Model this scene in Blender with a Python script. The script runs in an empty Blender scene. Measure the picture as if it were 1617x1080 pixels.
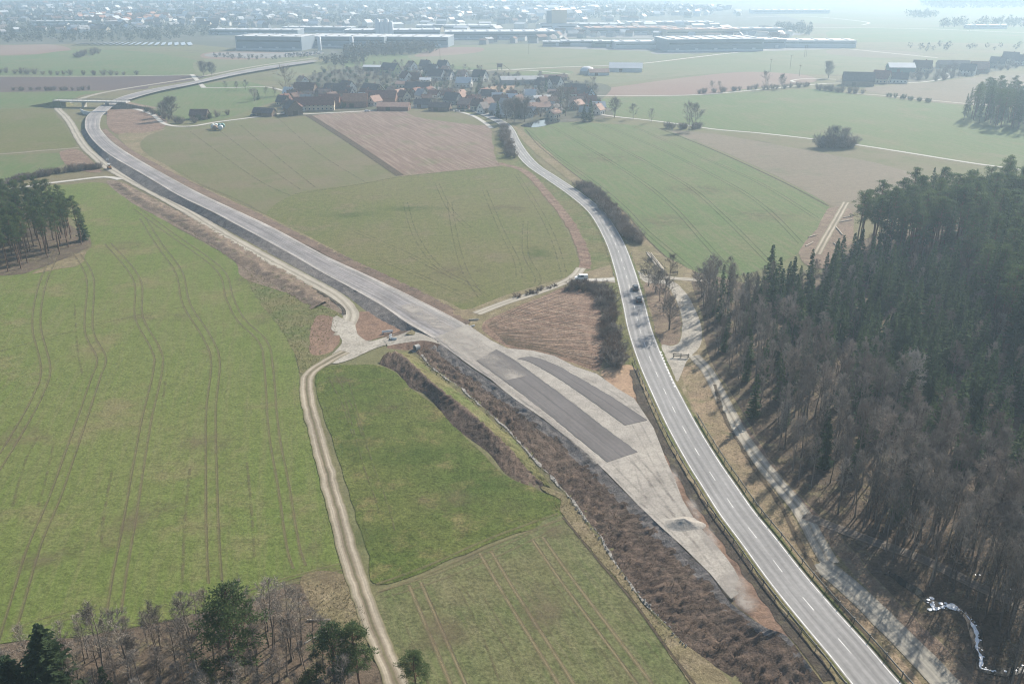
import bpy, bmesh, math, random
from mathutils import Vector, noise
from mathutils.geometry import tessellate_polygon

# ------------------------------------------------------------------ camera, light, exposure
F_PX, CX, CY, CAM_H = 1400.0, 808.5, 540.0, 97.0
PITCH = math.atan(585.0 / F_PX)
SUN_AZ, SUN_EL = math.radians(38), math.radians(32)
SC = bpy.context.scene
COL = SC.collection
cam_d = bpy.data.cameras.new('camera'); cam = bpy.data.objects.new('camera', cam_d); COL.objects.link(cam)
cam_d.sensor_width = 36.0; cam_d.lens = 36.0 * F_PX / 1617.0
cam_d.clip_start = 1.0; cam_d.clip_end = 60000.0
cam.location = (0, 0, CAM_H); cam.rotation_euler = (math.pi / 2 - PITCH, 0, 0)
SC.camera = cam
W = bpy.data.worlds.new('World'); SC.world = W; W.use_nodes = True
wn = W.node_tree.nodes; wl = W.node_tree.links
sky = wn.new('ShaderNodeTexSky'); sky.sky_type = 'NISHITA'; sky.sun_disc = False
sky.sun_elevation = SUN_EL; sky.sun_rotation = SUN_AZ; sky.altitude = 350; sky.dust_density = 2.0; sky.air_density = 1.2
wl.new(sky.outputs[0], wn['Background'].inputs[0]); wn['Background'].inputs[1].default_value = 0.085
sd = bpy.data.lights.new('sun', 'SUN'); sd.energy = 5.0; sd.angle = math.radians(0.6); sd.color = (1.0, 0.92, 0.81)
sun = bpy.data.objects.new('sun', sd); COL.objects.link(sun)
SV = Vector((math.sin(SUN_AZ) * math.cos(SUN_EL), math.cos(SUN_AZ) * math.cos(SUN_EL), math.sin(SUN_EL)))
sun.rotation_euler = SV.to_track_quat('Z', 'Y').to_euler(); sun.location = (200, 200, 400)
SC.view_settings.view_transform = 'Standard'; SC.view_settings.look = 'None'
SC.view_settings.exposure = 0.8; SC.view_settings.gamma = 1.0; SC.view_settings.use_curve_mapping = False
SC.render.engine = 'CYCLES'
cy = SC.cycles
cy.use_denoising = True
cy.denoising_input_passes = 'RGB_ALBEDO_NORMAL'
cy.filter_width = 1.15
cy.pixel_filter_type = 'BLACKMAN_HARRIS'
try: cy.denoiser = 'OPENIMAGEDENOISE'
except Exception: pass
cy.max_bounces = 5; cy.diffuse_bounces = 3; cy.glossy_bounces = 2; cy.transmission_bounces = 3
cy.volume_bounces = 1; cy.transparent_max_bounces = 16; cy.caustics_reflective = False; cy.caustics_refractive = False
cy.use_adaptive_sampling = False
HAZE_DENSITY = 0.00029

# ------------------------------------------------------------------ projection of photo points on the terrain
ST, CT = math.sin(PITCH), math.cos(PITCH)
def flat(x, y): return 0.0
def upland(x, y): return max(0.0, (300.0 - y) / 200.0 * 2.6)      # ground east of the cutting rises towards the camera
def newroad(x, y):
    t = min(1.0, max(0.0, (y - 300.0) / 70.0))
    return upland(x, y) + 0.7 + 1.3 * t * t * (3 - 2 * t)
def P(px, py, hf=flat, dz=0.0):
    u = (px - CX) / F_PX; v = (py - CY) / F_PX; z = 0.0
    for _ in range(7):
        zc = (CAM_H - z) / (ST + v * CT); x = u * zc; y = zc * (CT - v * ST)
        z = hf(x, y) + dz
    return Vector((x, y, z))
def lift(h): return lambda x, y: h

# ------------------------------------------------------------------ helpers: naming
def tag(o, label=None, cat=None, group=None, kind=None):
    if label: o['label'] = label
    if cat: o['category'] = cat
    if group: o['group'] = group
    if kind: o['kind'] = kind
    return o
def link(o, parent=None):
    COL.objects.link(o)
    if parent is not None: o.parent = parent
    return o
def empty(name, loc=(0, 0, 0), rz=0.0):
    o = bpy.data.objects.new(name, None); o.location = loc; o.rotation_euler = (0, 0, rz); o.empty_display_size = 0.5
    return link(o)
class MB:
    """collects vertices, faces, uvs and material slots of one mesh"""
    def __init__(s): s.v = []; s.f = []; s.uv = []; s.mi = []; s.m = 0
    def face(s, pts, uv=None):
        b = len(s.v); s.v.extend(pts); s.f.append(tuple(range(b, b + len(pts)))); s.uv.append(uv); s.mi.append(s.m)
    def idx(s, ids, uv=None): s.f.append(tuple(ids)); s.uv.append(uv); s.mi.append(s.m)
    def box(s, x0, x1, y0, y1, z0, z1):
        b = len(s.v)
        s.v.extend([(x0, y0, z0), (x1, y0, z0), (x1, y1, z0), (x0, y1, z0), (x0, y0, z1), (x1, y0, z1), (x1, y1, z1), (x0, y1, z1)])
        for q in ((3, 2, 1, 0), (4, 5, 6, 7), (0, 1, 5, 4), (1, 2, 6, 5), (2, 3, 7, 6), (3, 0, 4, 7)): s.idx([b + k for k in q])
    def tube(s, pts, rad, n=5, cap=False):
        rings = []
        for i, p in enumerate(pts):
            p = Vector(p)
            d = (Vector(pts[min(i + 1, len(pts) - 1)]) - Vector(pts[max(i - 1, 0)]))
            if d.length < 1e-6: d = Vector((0, 0, 1))
            d.normalize()
            a = d.cross(Vector((0.31, 0.93, 0.2))); a.normalize(); c = d.cross(a)
            b = len(s.v)
            for k in range(n):
                t = 2 * math.pi * k / n
                q = p + (a * math.cos(t) + c * math.sin(t)) * rad[i]; s.v.append((q.x, q.y, q.z))
            rings.append(b)
        for i in range(len(rings) - 1):
            for k in range(n):
                s.idx((rings[i] + k, rings[i] + (k + 1) % n, rings[i + 1] + (k + 1) % n, rings[i + 1] + k))
        if cap:
            s.idx([rings[0] + k for k in range(n)][::-1]); s.idx([rings[-1] + k for k in range(n)])
    def mesh(s, name, mats, smooth=False):
        me = bpy.data.meshes.new(name); me.from_pydata([tuple(v) for v in s.v], [], s.f)
        for m in (mats if isinstance(mats, (list, tuple)) else [mats]): me.materials.append(m)
        if any(s.mi): me.polygons.foreach_set('material_index', s.mi)
        if any(u is not None for u in s.uv):
            lay = me.uv_layers.new(name='UVMap'); fl = []
            for f, u in zip(s.f, s.uv):
                for k in range(len(f)): fl.extend(u[k] if u else (0.0, 0.0))
            lay.data.foreach_set('uv', fl)
        if smooth: me.polygons.foreach_set('use_smooth', [True] * len(me.polygons))
        me.update()
        return me
    def obj(s, name, mats, parent=None, smooth=False):
        return link(bpy.data.objects.new(name, s.mesh(name, mats, smooth)), parent)

# ------------------------------------------------------------------ materials
MATS = {}
def newmat(name):
    m = bpy.data.materials.new(name); m.use_nodes = True; MATS[name] = m
    nt = m.node_tree; b = nt.nodes['Principled BSDF']
    b.inputs['Roughness'].default_value = 0.95; b.inputs['Specular IOR Level'].default_value = 0.08
    return m, nt, b
def nn(nt, t, **kw):
    n = nt.nodes.new(t)
    for k, v in kw.items(): setattr(n, k, v)
    return n
def mixc(nt, fac, a, b, mode='MIX'):
    n = nn(nt, 'ShaderNodeMix', data_type='RGBA', blend_type=mode)
    for sock, val in ((n.inputs[0], fac), (n.inputs[6], a), (n.inputs[7], b)):
        if hasattr(val, 'is_output'): nt.links.new(val, sock)
        elif isinstance(val, (int, float)): sock.default_value = val
        else: sock.default_value = (*val, 1.0)
    return n.outputs[2]
def ntex(nt, scale, vec, detail=4.0, rough=0.6, dist=0.0):
    n = nn(nt, 'ShaderNodeTexNoise'); n.inputs['Scale'].default_value = scale; n.inputs['Detail'].default_value = detail
    n.inputs['Roughness'].default_value = rough; n.inputs['Distortion'].default_value = dist
    nt.links.new(vec, n.inputs['Vector']); return n.outputs['Fac']
def ramp(nt, src, lo, hi, a=0.0, b=1.0):
    n = nn(nt, 'ShaderNodeMapRange', interpolation_type='SMOOTHSTEP'); nt.links.new(src, n.inputs[0])
    for i, v in ((1, lo), (2, hi), (3, a), (4, b)): n.inputs[i].default_value = v
    return n.outputs[0]
def mth(nt, op, a, b=0.0):
    n = nn(nt, 'ShaderNodeMath', operation=op)
    for sock, val in ((n.inputs[0], a), (n.inputs[1], b)):
        if hasattr(val, 'is_output'): nt.links.new(val, sock)
        else: sock.default_value = val
    return n.outputs[0]
def posn(nt): return nn(nt, 'ShaderNodeNewGeometry').outputs['Position']
def mapped(nt, vec, rot, scale):
    n = nn(nt, 'ShaderNodeMapping', vector_type='TEXTURE'); n.inputs['Rotation'].default_value = (0, 0, rot); n.inputs['Scale'].default_value = [1.0 / s for s in scale]
    nt.links.new(vec, n.inputs['Vector']); return n.outputs[0]
def ground(name, c1, c2, c3=None, big=0.02, mid=0.15, fine=1.6, contrast=0.5, streak=None, bump=0.25, specks=None, edge=None):
    m, nt, b = newmat(name); pos = posn(nt)
    col = mixc(nt, ramp(nt, ntex(nt, big, pos, 3), 0.35, 0.65), c1, c2)
    if c3 is not None: col = mixc(nt, ramp(nt, ntex(nt, mid, pos, 5, 0.65), 0.5, 0.72), col, c3)
    if streak:
        ang, st, cs = streak
        sv = mapped(nt, pos, ang, (0.03, 0.55, 1.0))
        col = mixc(nt, mth(nt, 'MULTIPLY', ramp(nt, ntex(nt, 1.0, sv, 4, 0.7), 0.42, 0.68), st), col, cs)
    f = ntex(nt, fine, pos, 6, 0.75)
    f2 = ntex(nt, 0.4, pos, 4, 0.7)
    val = mth(nt, 'ADD', mth(nt, 'MULTIPLY', ramp(nt, f, 0.25, 0.75), contrast), mth(nt, 'MULTIPLY', ramp(nt, f2, 0.3, 0.7), contrast * 0.5))
    val = mth(nt, 'ADD', val, 1.0 - contrast * 0.75)
    cc = nn(nt, 'ShaderNodeCombineColor'); 
    for i in range(3): nt.links.new(val, cc.inputs[i])
    col = mixc(nt, 1.0, col, cc.outputs[0], 'MULTIPLY')
    if specks:
        col = mixc(nt, ramp(nt, ntex(nt, 2.6, pos, 3, 0.6), 0.66, 0.74), col, specks)
    nt.links.new(col, b.inputs['Base Color'])
    if bump:
        bp = nn(nt, 'ShaderNodeBump'); bp.inputs['Strength'].default_value = bump; bp.inputs['Distance'].default_value = 0.35
        nt.links.new(f, bp.inputs['Height']); nt.links.new(bp.outputs[0], b.inputs['Normal'])
    return m
def plain(name, c, rough=0.8, spec=0.2, var=0.15, scale=1.0, metal=0.0, emit=None):
    m, nt, b = newmat(name)
    b.inputs['Roughness'].default_value = rough; b.inputs['Specular IOR Level'].default_value = spec; b.inputs['Metallic'].default_value = metal
    tc = nn(nt, 'ShaderNodeTexCoord').outputs['Object']
    f = ramp(nt, ntex(nt, scale, tc, 5, 0.7), 0.25, 0.75, 1.0 - var, 1.0 + var)
    cc = nn(nt, 'ShaderNodeCombineColor')
    for i in range(3): nt.links.new(f, cc.inputs[i])
    nt.links.new(mixc(nt, 1.0, c, cc.outputs[0], 'MULTIPLY'), b.inputs['Base Color'])
    return m
def foliage(name, c1, c2, trans=0.25):
    m, nt, b = newmat(name)
    oi = nn(nt, 'ShaderNodeObjectInfo').outputs['Random']
    tc = nn(nt, 'ShaderNodeTexCoord').outputs['Object']
    f = mth(nt, 'ADD', mth(nt, 'MULTIPLY', ntex(nt, 0.9, tc, 3), 0.6), mth(nt, 'MULTIPLY', oi, 0.5))
    col = mixc(nt, ramp(nt, f, 0.2, 0.85), c1, c2)
    nt.links.new(col, b.inputs['Base Color'])
    if trans:
        tr = nn(nt, 'ShaderNodeBsdfTranslucent'); nt.links.new(col, tr.inputs[0])
        mx = nn(nt, 'ShaderNodeMixShader'); mx.inputs[0].default_value = trans
        nt.links.new(b.outputs[0], mx.inputs[1]); nt.links.new(tr.outputs[0], mx.inputs[2])
        nt.links.new(mx.outputs[0], nt.nodes['Material Output'].inputs[0])
    return m
def soft(name, c1, c2, amount=0.8, edge=0.3, lo=0.3, hi=0.6, scale=0.5):
    """a worn strip or patch: colour fades out towards its edges (uv.x across) and breaks up with noise"""
    m, nt, b = newmat(name); pos = posn(nt)
    uv = nn(nt, 'ShaderNodeUVMap').outputs[0]; sp = nn(nt, 'ShaderNodeSeparateXYZ'); nt.links.new(uv, sp.inputs[0])
    d = mth(nt, 'SUBTRACT', 1.0, mth(nt, 'ABSOLUTE', mth(nt, 'SUBTRACT', mth(nt, 'MULTIPLY', sp.outputs[0], 2.0), 1.0)))
    br = ntex(nt, scale, pos, 5, 0.7)
    a = mth(nt, 'MULTIPLY', mth(nt, 'MULTIPLY', ramp(nt, d, 0.0, edge), ramp(nt, br, lo, hi)), amount)
    col = mixc(nt, ntex(nt, 1.3, pos, 4, 0.7), c1, c2); nt.links.new(col, b.inputs['Base Color'])
    tr = nn(nt, 'ShaderNodeBsdfTransparent'); mx = nn(nt, 'ShaderNodeMixShader')
    nt.links.new(a, mx.inputs[0]); nt.links.new(tr.outputs[0], mx.inputs[1]); nt.links.new(b.outputs[0], mx.inputs[2])
    nt.links.new(mx.outputs[0], nt.nodes['Material Output'].inputs[0])
    return m
def across(name, stops, var=0.25, streakscale=(0.05, 1.0), rough=0.9, spec=0.15, fine=1.5):
    """road surface: colour bands across the lane (uv.x) with long streaks and fine grain"""
    m, nt, b = newmat(name); pos = posn(nt)
    b.inputs['Roughness'].default_value = rough; b.inputs['Specular IOR Level'].default_value = spec
    uvn = nn(nt, 'ShaderNodeUVMap').outputs[0]; sp = nn(nt, 'ShaderNodeSeparateXYZ'); nt.links.new(uvn, sp.inputs[0])
    wob = mth(nt, 'ADD', sp.outputs[0], mth(nt, 'MULTIPLY', mth(nt, 'SUBTRACT', ntex(nt, 0.12, pos, 3), 0.5), 0.12))
    cr = nn(nt, 'ShaderNodeValToRGB'); nt.links.new(wob, cr.inputs[0])
    el = cr.color_ramp.elements
    while len(el) < len(stops): el.new(0.5)
    for e, (p, c) in zip(el, stops): e.position = p; e.color = (*c, 1)
    mp = nn(nt, 'ShaderNodeMapping'); mp.inputs['Scale'].default_value = (14.0, streakscale[0], 1); nt.links.new(uvn, mp.inputs['Vector'])
    st = ramp(nt, ntex(nt, 1.0, mp.outputs[0], 4, 0.7), 0.3, 0.7, 1 - var, 1 + var)
    gr = ramp(nt, ntex(nt, fine, pos, 6, 0.75), 0.25, 0.75, 1 - var * 0.8, 1 + var * 0.8)
    pt = ramp(nt, ntex(nt, 0.09, pos, 4, 0.6), 0.3, 0.7, 1 - var * 0.5, 1 + var * 0.5)
    f = mth(nt, 'MULTIPLY', mth(nt, 'MULTIPLY', st, gr), pt)
    cc = nn(nt, 'ShaderNodeCombineColor')
    for i in range(3): nt.links.new(f, cc.inputs[i])
    nt.links.new(mixc(nt, 1.0, cr.outputs[0], cc.outputs[0], 'MULTIPLY'), b.inputs['Base Color'])
    return m

ANG_MIDGREEN, ANG_MID, ANG_RIGHT, ANG_LOW = -83.2, -66.0, -80.0, -68.0
M_BASE = ground('dry_grass_land', (0.125, 0.13, 0.06), (0.15, 0.13, 0.075), (0.105, 0.095, 0.06), big=0.008, mid=0.05)
M_CROP = ground('winter_crop', (0.1, 0.133, 0.034), (0.12, 0.14, 0.044), (0.155, 0.14, 0.066), big=0.014, mid=0.045, contrast=0.6, bump=0.5, streak=(math.radians(-76), 0.4, (0.148, 0.14, 0.066)), specks=(0.075, 0.085, 0.035))
M_MEADOW = ground('lush_meadow', (0.072, 0.096, 0.024), (0.1, 0.113, 0.034), (0.145, 0.128, 0.055), big=0.035, mid=0.13, contrast=0.8, bump=0.7)
M_CROP2 = ground('thin_crop', (0.105, 0.12, 0.05), (0.125, 0.122, 0.058), (0.088, 0.11, 0.04), big=0.03, mid=0.08, contrast=0.7, bump=0.6, streak=(math.radians(ANG_LOW), 0.5, (0.155, 0.14, 0.08)), specks=(0.08, 0.085, 0.04))
M_OLIVE = ground('olive_crop', (0.104, 0.115, 0.038), (0.125, 0.12, 0.05), (0.138, 0.118, 0.065), big=0.012, mid=0.05, contrast=0.6, bump=0.5, streak=(math.radians(ANG_MIDGREEN), 0.4, (0.13, 0.12, 0.062)))
M_OLIVE2 = ground('olive_crop_streaked', (0.118, 0.122, 0.055), (0.145, 0.125, 0.075), (0.1, 0.112, 0.045), big=0.02, mid=0.06, contrast=0.3, streak=(math.radians(ANG_MID), 0.5, (0.15, 0.128, 0.08)))
M_STUB = ground('brown_stubble', (0.15, 0.102, 0.08), (0.17, 0.12, 0.095), (0.125, 0.12, 0.065), big=0.012, mid=0.05, contrast=0.35, streak=(math.radians(ANG_MID), 0.8, (0.25, 0.195, 0.155)))
M_GREEN = ground('bright_crop', (0.088, 0.128, 0.045), (0.105, 0.132, 0.052), (0.135, 0.13, 0.068), big=0.01, mid=0.025, contrast=0.4, streak=(math.radians(ANG_RIGHT), 0.55, (0.15, 0.135, 0.078)))
M_PALE = ground('pale_field', (0.125, 0.14, 0.07), (0.15, 0.145, 0.085), (0.11, 0.13, 0.06), big=0.006, mid=0.03, contrast=0.25)
M_BROWN = ground('bare_brown_field', (0.15, 0.125, 0.088), (0.168, 0.138, 0.1), (0.125, 0.118, 0.075), big=0.01, mid=0.04, contrast=0.35, streak=(0.4, 0.4, (0.19, 0.16, 0.115)))
M_RED = ground('reddish_field', (0.19, 0.125, 0.098), (0.205, 0.15, 0.118), None, big=0.008, contrast=0.25)
M_DARKFIELD = ground('ploughed_field', (0.085, 0.062, 0.058), (0.1, 0.072, 0.065), None, big=0.01, contrast=0.35, streak=(0.05, 0.4, (0.12, 0.085, 0.075)))
M_VERGE = ground('dry_verge', (0.2, 0.16, 0.1), (0.16, 0.14, 0.075), (0.24, 0.195, 0.13), big=0.05, mid=0.25, fine=2.2, contrast=0.8, bump=0.8)
M_VERGE2 = ground('green_verge', (0.1, 0.118, 0.042), (0.14, 0.128, 0.06), (0.17, 0.15, 0.085), big=0.06, mid=0.3, fine=2.2, contrast=0.8, bump=0.8)
M_TANVERGE = ground('tan_verge', (0.27, 0.2, 0.135), (0.22, 0.175, 0.11), (0.17, 0.15, 0.08), big=0.05, mid=0.25, fine=2.2, contrast=0.8, bump=0.8)
M_SPOIL = ground('spoil_earth', (0.155, 0.118, 0.09), (0.195, 0.15, 0.115), (0.13, 0.115, 0.07), big=0.08, mid=0.35, fine=2.0, contrast=0.9, bump=0.9)
M_SLOPE = ground('raw_slope_earth', (0.11, 0.08, 0.063), (0.145, 0.106, 0.08), (0.085, 0.068, 0.054), big=0.08, mid=0.35, fine=2.0, contrast=0.9, bump=0.9)
M_SOIL = ground('bare_soil', (0.155, 0.1, 0.073), (0.19, 0.128, 0.094), (0.115, 0.08, 0.062), big=0.05, mid=0.3, contrast=0.8, bump=0.9, streak=(math.radians(-25), 0.6, (0.26, 0.2, 0.15)))
M_REDSOIL = ground('red_soil', (0.175, 0.115, 0.083), (0.21, 0.14, 0.1), (0.145, 0.1, 0.08), big=0.05, mid=0.3, contrast=0.6, bump=0.6)
M_TAN = ground('tan_sand', (0.33, 0.235, 0.155), (0.29, 0.2, 0.135), (0.24, 0.16, 0.11), big=0.08, mid=0.3, contrast=0.45, bump=0.4)
M_GRAVEL = ground('road_base_gravel', (0.33, 0.305, 0.268), (0.29, 0.268, 0.238), (0.24, 0.222, 0.2), big=0.03, mid=0.12, fine=2.5, contrast=0.5, bump=0.35)
M_DARKSTONE = ground('dark_slope_gravel', (0.15, 0.137, 0.13), (0.185, 0.165, 0.15), (0.11, 0.098, 0.09), big=0.06, mid=0.3, fine=2.2, contrast=0.8, bump=0.9)
M_FOREST = ground('forest_floor', (0.125, 0.095, 0.07), (0.095, 0.075, 0.055), (0.15, 0.13, 0.075), big=0.04, mid=0.25, fine=2.0, contrast=0.8, bump=0.8)
M_LITTER = ground('leaf_litter_bank', (0.2, 0.145, 0.11), (0.165, 0.125, 0.09), (0.22, 0.18, 0.12), big=0.06, mid=0.3, fine=2.2, contrast=0.7, bump=0.8)
M_VILLAGE = ground('village_gardens', (0.075, 0.08, 0.05), (0.095, 0.085, 0.062), (0.13, 0.12, 0.1), big=0.03, mid=0.06, contrast=0.7)
M_TOWN = ground('town_ground', (0.085, 0.09, 0.065), (0.1, 0.1, 0.08), (0.14, 0.135, 0.12), big=0.006, mid=0.02, contrast=0.5)
M_YARD = ground('paved_yard', (0.22, 0.21, 0.2), (0.18, 0.175, 0.17), (0.26, 0.25, 0.24), big=0.02, mid=0.06, contrast=0.3)
M_TRACKSOFT = soft('tyre_track_wear', (0.215, 0.18, 0.105), (0.17, 0.145, 0.08), 0.5, 0.9, 0.15, 0.6, 0.3)
M_TRACKFAINT = soft('faint_tyre_track', (0.17, 0.145, 0.085), (0.125, 0.11, 0.06), 0.5, 0.7, 0.35, 0.65, 0.3)
M_TRACKDARK = soft('dark_furrow', (0.075, 0.06, 0.045), (0.1, 0.08, 0.055), 0.85, 0.6, 0.25, 0.5, 0.5)
M_TRACKMID = soft('mid_tramline', (0.085, 0.08, 0.05), (0.12, 0.1, 0.065), 0.5, 0.8, 0.2, 0.6, 0.2)
M_TRACKPALE = soft('pale_tramline', (0.27, 0.22, 0.135), (0.2, 0.165, 0.095), 0.7, 0.9, 0.15, 0.55, 0.3)
M_PATCHSOFT = soft('worn_earth_patch', (0.2, 0.15, 0.1), (0.15, 0.12, 0.08), 0.42, 0.9, 0.35, 0.7, 0.12)
M_GRASSSOFT = soft('fresh_grass_patch', (0.06, 0.115, 0.025), (0.085, 0.125, 0.035), 0.45, 0.9, 0.3, 0.7, 0.08)
M_DUSTSOFT = soft('pale_dust', (0.36, 0.33, 0.29), (0.31, 0.285, 0.26), 0.85, 0.8, 0.3, 0.65, 0.12)
A1, A2, A3 = (0.22, 0.22, 0.215), (0.275, 0.27, 0.262), (0.2, 0.197, 0.193)
M_ASPHALT = across('main_road_asphalt', [(0.0, (0.2, 0.19, 0.175)), (0.06, A2), (0.17, A3), (0.28, A2), (0.37, A3), (0.5, A2), (0.63, A3), (0.73, A2), (0.84, A3), (0.94, A2), (1.0, (0.2, 0.19, 0.175))], 0.14)
D1, D2 = (0.36, 0.33, 0.27), (0.28, 0.255, 0.21)
M_HAUL = across('haul_road_gravel', [(0.0, (0.24, 0.21, 0.165)), (0.15, D2), (0.3, D1), (0.42, D2), (0.5, (0.2, 0.175, 0.135)), (0.58, D2), (0.72, D1), (0.86, D2), (1.0, (0.24, 0.21, 0.165))], 0.16)
M_FARMTRACK = across('farm_track', [(0.0, (0.13, 0.12, 0.06)), (0.14, (0.26, 0.225, 0.17)), (0.26, (0.33, 0.29, 0.225)), (0.38, (0.2, 0.165, 0.12)), (0.5, (0.11, 0.1, 0.055)), (0.62, (0.2, 0.165, 0.12)), (0.74, (0.33, 0.29, 0.225)), (0.86, (0.26, 0.225, 0.17)), (1.0, (0.13, 0.12, 0.06))], 0.2)
M_PATHDARK = across('dark_forest_path', [(0.0, (0.2, 0.16, 0.12)), (0.2, (0.13, 0.11, 0.09)), (0.8, (0.13, 0.11, 0.09)), (1.0, (0.2, 0.16, 0.12))], 0.3)
M_LANE = across('pale_lane', [(0.0, (0.36, 0.34, 0.3)), (0.5, (0.44, 0.42, 0.38)), (1.0, (0.36, 0.34, 0.3))], 0.12)
M_NEWROAD = across('new_road_base', [(0.0, (0.34, 0.31, 0.28)), (0.07, (0.3, 0.28, 0.26)), (0.16, (0.2, 0.19, 0.19)), (0.32, (0.225, 0.21, 0.205)), (0.5, (0.19, 0.18, 0.18)), (0.68, (0.23, 0.215, 0.21)), (0.84, (0.22, 0.21, 0.2)), (0.92, (0.31, 0.29, 0.265)), (1.0, (0.35, 0.32, 0.29))], 0.3)
M_PATCH = across('fresh_asphalt', [(0.0, (0.1, 0.094, 0.092)), (0.1, (0.12, 0.112, 0.11)), (0.46, (0.135, 0.125, 0.122)), (0.5, (0.09, 0.086, 0.085)), (0.54, (0.13, 0.12, 0.118)), (0.9, (0.12, 0.112, 0.11)), (1.0, (0.1, 0.094, 0.092))], 0.13)
M_OLDLANE = across('old_lane_concrete', [(0.0, (0.22, 0.2, 0.165)), (0.2, (0.27, 0.255, 0.215)), (0.32, (0.2, 0.19, 0.165)), (0.45, (0.28, 0.265, 0.225)), (0.6, (0.27, 0.255, 0.215)), (0.7, (0.19, 0.18, 0.16)), (0.82, (0.27, 0.255, 0.215)), (1.0, (0.22, 0.2, 0.165))], 0.16)
M_PAINT = plain('road_paint', (0.58, 0.58, 0.56), 0.7, 0.2, 0.3, 0.5)
M_PARK = ground('parking_gravel', (0.34, 0.315, 0.27), (0.29, 0.265, 0.225), (0.24, 0.22, 0.185), big=0.06, mid=0.25, contrast=0.45, bump=0.3)
M_STONE = plain('pale_stone', (0.24, 0.225, 0.2), 0.9, 0.1, 0.6, 1.2)
M_CONC = plain('concrete', (0.42, 0.41, 0.385), 0.85, 0.15, 0.15, 0.6)
M_STEEL = plain('galvanised_steel', (0.16, 0.16, 0.155), 0.5, 0.3, 0.2, 1.0, 0.3)
M_WOOD = plain('weathered_timber', (0.2, 0.165, 0.125), 0.85, 0.1, 0.3, 2.0)
M_LOG = plain('peeled_log', (0.5, 0.44, 0.36), 0.8, 0.1, 0.2, 2.0)
M_BARK = foliage('grey_bark', (0.085, 0.07, 0.058), (0.24, 0.2, 0.17), 0)
M_PINEBARK = plain('pine_bark', (0.16, 0.1, 0.07), 0.95, 0.05, 0.35, 1.2)
M_TWIG = foliage('bare_twigs', (0.125, 0.112, 0.098), (0.3, 0.265, 0.228), 0.1)
M_TWIG2 = foliage('reddish_twigs', (0.14, 0.115, 0.098), (0.3, 0.25, 0.208), 0.1)
M_TWIGPALE = foliage('pale_twigs', (0.32, 0.3, 0.27), (0.42, 0.39, 0.36), 0.1)
M_SPRUCE = foliage('spruce_needles', (0.055, 0.09, 0.05), (0.11, 0.155, 0.075), 0.45)
M_PINE = foliage('pine_needles', (0.055, 0.088, 0.042), (0.1, 0.138, 0.058), 0.42)
M_EVER = foliage('evergreen_leaves', (0.045, 0.075, 0.035), (0.08, 0.11, 0.05), 0.3)
M_STRAW = foliage('dry_grass_blades', (0.2, 0.17, 0.095), (0.3, 0.255, 0.16), 0.3)
M_GRASSB = foliage('green_grass_blades', (0.08, 0.11, 0.03), (0.13, 0.14, 0.05), 0.3)
M_BRAMBLE = foliage('bramble_stems', (0.12, 0.085, 0.065), (0.18, 0.13, 0.095), 0.1)
M_DARKDITCH = ground('dark_wet_soil', (0.06, 0.052, 0.045), (0.085, 0.07, 0.055), (0.1, 0.09, 0.055), big=0.1, mid=0.4, fine=2.2, contrast=0.9, bump=0.9)
M_WATER, nt_, b_ = newmat('brook_water')
b_.inputs['Base Color'].default_value = (0.02, 0.025, 0.025, 1); b_.inputs['Roughness'].default_value = 0.08; b_.inputs['Specular IOR Level'].default_value = 0.5
nb = nn(nt_, 'ShaderNodeBump'); nb.inputs['Strength'].default_value = 0.15; nt_.links.new(ntex(nt_, 2.0, posn(nt_), 3), nb.inputs['Height']); nt_.links.new(nb.outputs[0], b_.inputs['Normal'])
M_GLINT = plain('painted_glint_white', (0.8, 0.82, 0.84), 0.3, 0.5, 0.15, 1.0)  # white colour stands in for light glinting on the brook

# ------------------------------------------------------------------ sheets, ribbons, lofts
LAY = [0]
def nextz():
    LAY[0] += 1
    return 0.02 + LAY[0] * 0.002
def crom(pts, n, closed=False):
    out = []; L = len(pts)
    for i in range(L if closed else L - 1):
        g = (lambda k: pts[k % L]) if closed else (lambda k: pts[min(max(k, 0), L - 1)])
        p0, p1, p2, p3 = g(i - 1), g(i), g(i + 1), g(i + 2)
        for k in range(n):
            t = k / n
            out.append(0.5 * ((2 * p1) + (p2 - p0) * t + (2 * p0 - 5 * p1 + 4 * p2 - p3) * t * t + (3 * p1 - p0 - 3 * p2 + p3) * t ** 3))
    if not closed: out.append(pts[-1])
    return out
def even(pts, step):
    L = [0.0]
    for a, b in zip(pts, pts[1:]): L.append(L[-1] + (b - a).length)
    n = max(2, int(L[-1] / step)); out = []; j = 0
    for i in range(n + 1):
        d = L[-1] * i / n
        while j < len(L) - 2 and L[j + 1] < d: j += 1
        s = (L[j + 1] - L[j]) or 1.0
        out.append(pts[j].lerp(pts[j + 1], min(1, max(0, (d - L[j]) / s))))
    return out
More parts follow.
